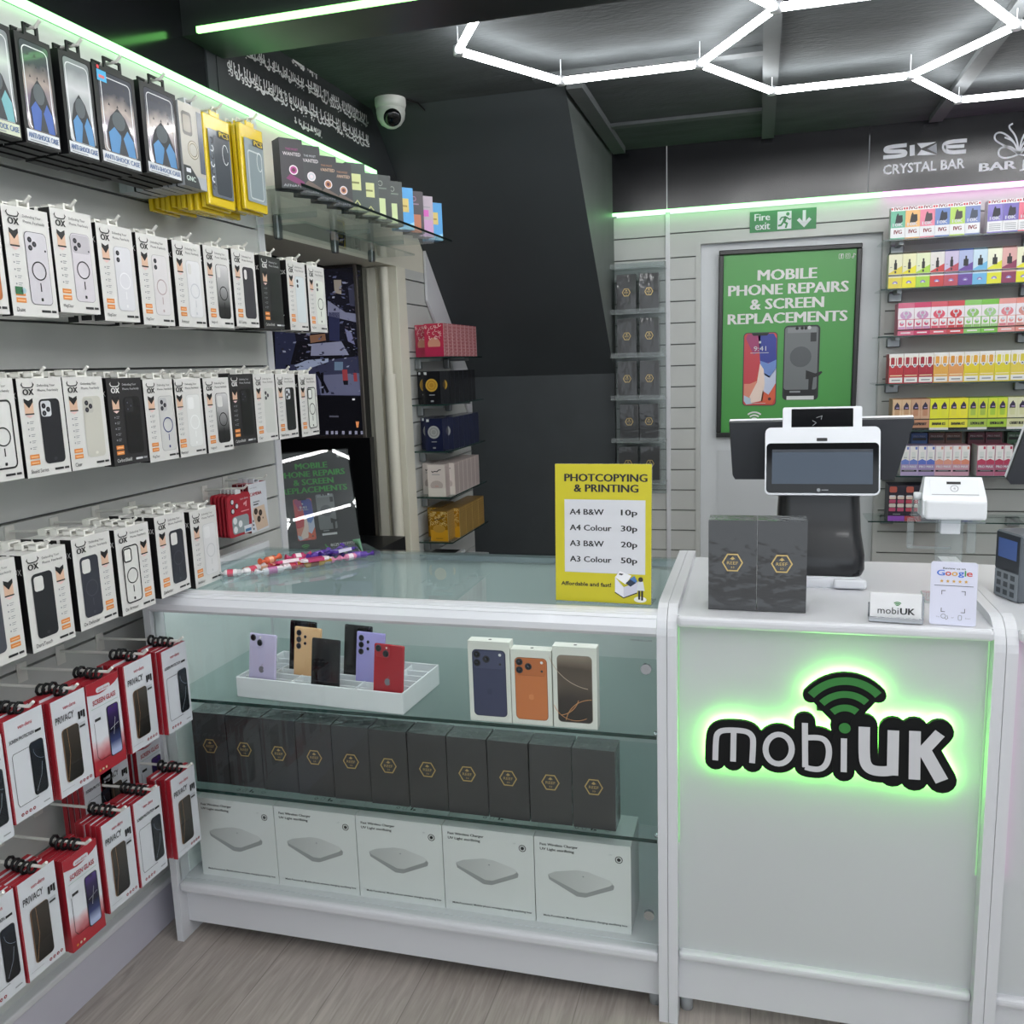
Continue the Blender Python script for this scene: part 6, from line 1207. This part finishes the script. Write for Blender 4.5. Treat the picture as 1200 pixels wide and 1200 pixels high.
def perf(kind, W, H, D):
    b = MB()
    if kind == 'pink':
        b.sidebox(-W / 2, W / 2, 0, D, 0, H, PKR, PATT); b.disc(0, H * .38, W * .33, C('#cf8f78'), 1, 18, H * .2); b.rect(-W / 2, W / 2, 0, H * .3, C('#b52f52', .25), 2)
        pr_ = random.Random(3)
        for k in range(26): b.ring(pr_.uniform(-W * .44, W * .44), H * pr_.uniform(.55, .96), .006, .0022, C('#e6c3bf'), 3, pr_.uniform(0, 200), pr_.uniform(230, 360), 6)
        b.M = Matrix.Rotation(R(90), 4, 'Z'); b.y = -W / 2
        for k in range(5):
            for j in range(9): b.ring(D * (.1 + .2 * k), H * (.07 + .107 * j), .0055, .002, C('#d9b3b0'), 1, 40 * k + 30 * j, 40 * k + 30 * j + 230, 6)
        for u in (0.003, D - .003): b.rect(u - .002, u + .002, 0, H, C('#dcc3bf'), 2)
    elif kind in ('black', 'navy'):
        c = C('#1c1d20', .2) if kind == 'black' else C('#1f2440', .2); b.sidebox(-W / 2, W / 2, 0, D, 0, H, c, c); m = C('#c9a040', .3) if kind == 'black' else C('#a9abaa', .3)
        b.disc(0, H * .58, W * .34, m, 1, 22); b.disc(0, H * .58, W * .26, C('#b0822a', .3) if kind == 'black' else C('#8f9190', .3), 2, 20); b.ring(0, H * .58, W * .16, .004, m, 3, n=8); b.rect(-W * .4, -W * .25, H * .9, H * .98, C('#cfd2d4'), 2); b.rect(-W * .15, W * .15, H * .27, H * .30, GREY, 2); b.rect(-W * .08, W * .08, H * .07, H * .12, GREY, 2)
        b.M = Matrix.Rotation(R(90), 4, 'Z'); b.y = -W / 2; b.rect(D - .0015, D - .0005, 0, H, C('#4a4c58'), 1); b.rect(.0, .001, 0, H, C('#4a4c58'), 1)
    elif kind == 'cream':
        b.sidebox(-W / 2, W / 2, 0, D, 0, H, C('#dad0ca', .3), C('#bcaeaa')); b.disc(0, H * .35, W * .36, C('#bdb0aa'), 1, 18, H * .15); b.rect(-W * .5, W * .5, 0, H * .26, C('#e0dad2', .3), 2); b.text('Rasasi', -W * .28, W * .28, H * .78, H * .85, INK, 2) if 0 else b.line([(-W * .26, H * .80), (-W * .2, H * .76), (-W * .1, H * .79), (W * .05, H * .78), (W * .15, H * .83), (W * .28, H * .84)], .004, INK, 2); b.rect(-W * .25, W * .2, H * .68, H * .70, GREY, 2); b.rect(-W * .1, W * .1, H * .31, H * .33, C('#c98a80'), 2)
        b.M = Matrix.Rotation(R(90), 4, 'Z'); b.y = -W / 2
        for k in range(8): b.rect(D * (.1 + .1 * k), D * (.14 + .1 * k), H * .05, H * .95, C('#a89a98'), 1)
        b.rect(0, .003, 0, H, C('#dcd4ce'), 2); b.rect(D - .003, D, 0, H, C('#dcd4ce'), 2)
    else:
        b.sidebox(-W / 2, W / 2, 0, D, 0, H, GLD, GLP); pr_ = random.Random(5); b.rect(-W / 2, W / 2, 0, H * .38, C('#d19a22', .3), 1); b.disc(0, H * .42, W * .36, C('#b98f3a', .3), 2, 16, H * .14)
        for k in range(40): b.ring(pr_.uniform(-W * .45, W * .45), H * pr_.uniform(.52, .96), .005, .0018, C('#e6cf8a'), 3, 0, 250, 6)
        b.line([(-W * .26, H * .74), (-W * .2, H * .7), (-W * .1, H * .74), (W * .05, H * .73), (W * .15, H * .78), (W * .28, H * .79)], .004, C('#4a3510'), 4); b.rect(-W * .2, W * .2, H * .08, H * .10, C('#7a5a1a'), 4)
        b.M = Matrix.Rotation(R(90), 4, 'Z'); b.y = -W / 2
        for k in range(6):
            for j in range(12): b.ring(D * (.08 + .168 * k), H * (.05 + .08 * j), .004, .0018, C('#d6b872'), 1, 30 * j, 30 * j + 240, 6)
        b.rect(0, .003, 0, H, C('#dcc58a'), 2)
    b.M = None; return b.build('perfume_carton')
KN = {'pink': 'red and pink patterned', 'black': 'black with a gold medallion', 'navy': 'navy with a silver medallion', 'cream': 'cream', 'gold': 'gold patterned'}
for kind, z, W, H, D, n, y0 in (('pink', psz[0], .09, .145, .058, 8, .015), ('black', psz[1], .085, .147, .06, 7, .015), ('navy', psz[2], .085, .147, .075, 6, .015), ('cream', psz[3], .085, .147, .06, 7, .02), ('gold', psz[4], .085, .14, .095, 5, .025)):
    src = None; src2 = None
    for i in range(n):
        o = perf(kind, W, H, D) if src is None else dup(src); src = src or o; g = 0 if i < 2 else .006
        put(o, (PX - W / 2 - (.028 if i == 0 and kind != 'pink' else .004), PY + y0 + (D + .002) * i, z), 0)
        tag(o, '%s perfume carton, %s shelf beyond the recess, %s from the front' % (KN[kind], ['topmost', 'second', 'third', 'fourth', 'lowest'][psz.index(z)], ORD[i]), 'perfume carton', '%s perfume cartons beyond the recess' % kind)
    for i in range(2):
        o = dup(src); put(o, (XW + .05 - .0 * i, PY + .06 + (D + .003) * i, z), 0)
        if XW + .05 + W / 2 > PX - W - .03: o.location.x = XW + W / 2 - .035 if 0 else XW + .002 + W / 2; o.location.y = PY + y0 + .004 + (D + .004) * (i + 1); o.scale = (.75, 1, 1); o.location.x = XW + .002 + W * .375
        tag(o, '%s carton by the wall, %s shelf beyond the recess, %s' % (KN[kind], ['topmost', 'second', 'third', 'fourth', 'lowest'][psz.index(z)], ORD[i]), 'perfume carton', '%s perfume cartons beyond the recess' % kind)
b = MB(); b.box(0, .15, 0, .2, 0, .07, BLACK, .004, 1); b.box(.13, .152, -.001, .2, .055, .071, PW); o = b.build('router'); put(o, (XW + .005, 3.72, .50)); b = MB(); 
tag(o, 'black box with a white top edge on the lowest ledge under the gold cartons', 'device')
b = MB(); b.box(XW, XW + .19, 3.70, 4.2, .0, .498, WHITE, .003, 1); tag(b.build('low_cabinet'), 'low white cabinet under the gold cartons beyond the recess', 'cabinet')
# ================================================================ upper glass shelf with angled perfume cartons
UZ = 1.950; UX = -1.212
s_ = tag(empty('glass_wall_shelf'), 'long glass shelf of angled perfume cartons high over the recess', 'shelf'); put(s_, (XW, 2.22, UZ))
b = MB(); b.box(.002, UX - XW, .05, 1.29, -.008, 0, SHELFGLASS); b.box(UX - XW + .0002, UX - XW + .0012, .05, 1.29, -.008, 0, mat('dark_glass_edge', '#14201e', .15)); b.build('glass', s_)
b = MB(); b.box(.0, .17, .30, 1.20, -.062, -.056, SHELFGLASS); b.build('lower_glass', s_)
for y in (.40, .80, 1.12):
    b = MB(); b.box(.0005, .02, y, y + .03, -.085, -.0085, BKT, .004, 1); b.box(.02, .15, y + .008, y + .02, -.025, -.0085, ACRYL); b.build('bracket', s_)
def up(b, W, H, kind):
    if kind.startswith('w'):
        c = {'w1': '#b0408c', 'w2': '#c9ccd2', 'w3': '#b9805a', 'w4': '#c08a68'}[kind]; b.rect(-W / 2, W / 2, 0, H, C('#25222a' if kind == 'w1' else '#2d2f34', .35), 1)
        b.text('THE MOST', -W * .25, W * .3, H * .77, H * .81, C(c), 2); b.text('WANTED', -W * .38, W * .40, H * .66, H * .73, C('#d9d2d6') if kind in ('w1', 'w2') else C('#cfae94'), 2, .01); b.disc(W * .05, H * .38, W * .17, C(c), 2, 18); b.ring(W * .05, H * .38, W * .17, .003, C('#e9dfe4'), 3); b.disc(W * .05, H * .38, W * .08, C('#e6d9e0') if kind == 'w2' else C('#5a2a3a'), 3, 10)
        b.poly([(-W * .1, H * .3), (W * .5, H * .16), (W * .5, H * .05), (-W * .3, H * .2)], C('#7a2a62') if kind == 'w1' else C('#6a5a52'), 1.5); b.text('AFNAN', -W * .42, W * .34, H * .04, H * .09, C('#b9b2ba'), 3)
        return '#2a282e'
    if kind == 'g': b.rect(-W * .38, W * .25, H * .45, H * .78, C('#d3d99a'), 2); b.rect(-W * .3, W * .15, H * .58, H * .62, C('#7a7f4a'), 3); b.line([(0, H * .1), (-.01, H * .16), (.0, H * .24), (.01, H * .16), (0, H * .1)], .003, C('#c9cf8a'), 3); b.rect(-W * .48, W * .48, H * .04, H * .1, C('#b9bd92'), 2); return '#3d4a46'
    if kind == 'k': b.rect(-W * .38, W * .15, H * .05, H * .5, C('#d0e0a8'), 2); b.ring(-W * .1, H * .82, .008, .002, C('#9aa89a'), 2); b.rect(-W * .35, W * .25, H * .70, H * .73, C('#6f7f72'), 2); return '#2c3634'
    if kind == 'b': b.rect(-W * .38, W * .2, H * .42, H * .74, C('#e0cc7a'), 2); b.rect(-W * .2, W * .1, H * .54, H * .58, C('#a98a3a'), 3); b.poly([(-W * .5, 0), (W * .5, 0), (W * .5, H * .2)], C('#8fd0f0', .2), 1); return '#3a9fe0'
    if kind == 'o': b.rect(-W * .4, W * .3, H * .02, H * .45, C('#c07858'), 2); b.ring(-W * .1, H * .82, .008, .002, C('#b07aa0'), 2); b.rect(-W * .35, W * .2, H * .68, H * .71, C('#8a6f86'), 2); return '#352c36'
    b.rect(-W * .45, W * .45, H * .02, H * .42, C('#cfa0cc'), 2); b.rect(-W * .3, W * .2, H * .5, H * .66, C('#d860c0'), 2); b.rect(-W * .3, W * .3, H * .72, H * .74, GREY, 2); return '#b6a8b6'
FILM = .085
ub = [((313, 152), (341, 212), 'w1', 'black and magenta'), ((341, 163), (357, 222), 'w2', 'black with a silver medal'), ((357, 174), (380, 228), 'w3', 'black with a copper medal'), ((379, 184), (400, 236), 'w4', 'second black with a copper medal'), ((398, 185), (419, 243), 'g', 'dark green with a yellow label'), ((419, 196), (437, 248), 'g', 'second dark green with a yellow label'), ((437, 199), (455, 256), 'k', 'black with a pale green print'), ((455, 210), (466, 262), 'k', 'narrow dark green'), ((466, 223), (482, 271), 'b', 'bright blue with a gold label'), ((482, 224), (500, 277), 'o', 'dark with an orange print'), ((500, 232), (517, 281), 'p', 'lilac and pink'), ((517, 244), (535, 286), 'b', 'last, pale blue')]
for i, (tl, br, kind, wd) in enumerate(ub):
    f = .40 if i < 4 else .44; ang = 53 - i * .8; W = .068; D = .05
    bc = at((tl[0] + br[0]) / 2 + 3, br[1] - 2, 2, UZ); 
    b = MB(); H = max(.125, min(.155, (br[1] - tl[1]) / FOC * (Vector(RM[2]).dot(bc - CAM)) * .985)); c = up(b, W, H, kind); b.sidebox(-W / 2, W / 2, 0, D, 0, H, C(c, .35), C(c, .35)); o = b.build('perfume_carton')
    y = 2.335 + i * .1045; put(o, (UX - .058, y, UZ), 52); tag(o, '%s carton, %s on the long upper glass shelf' % (wd, ORD[i]), 'perfume carton', 'angled perfume cartons on the upper shelf')
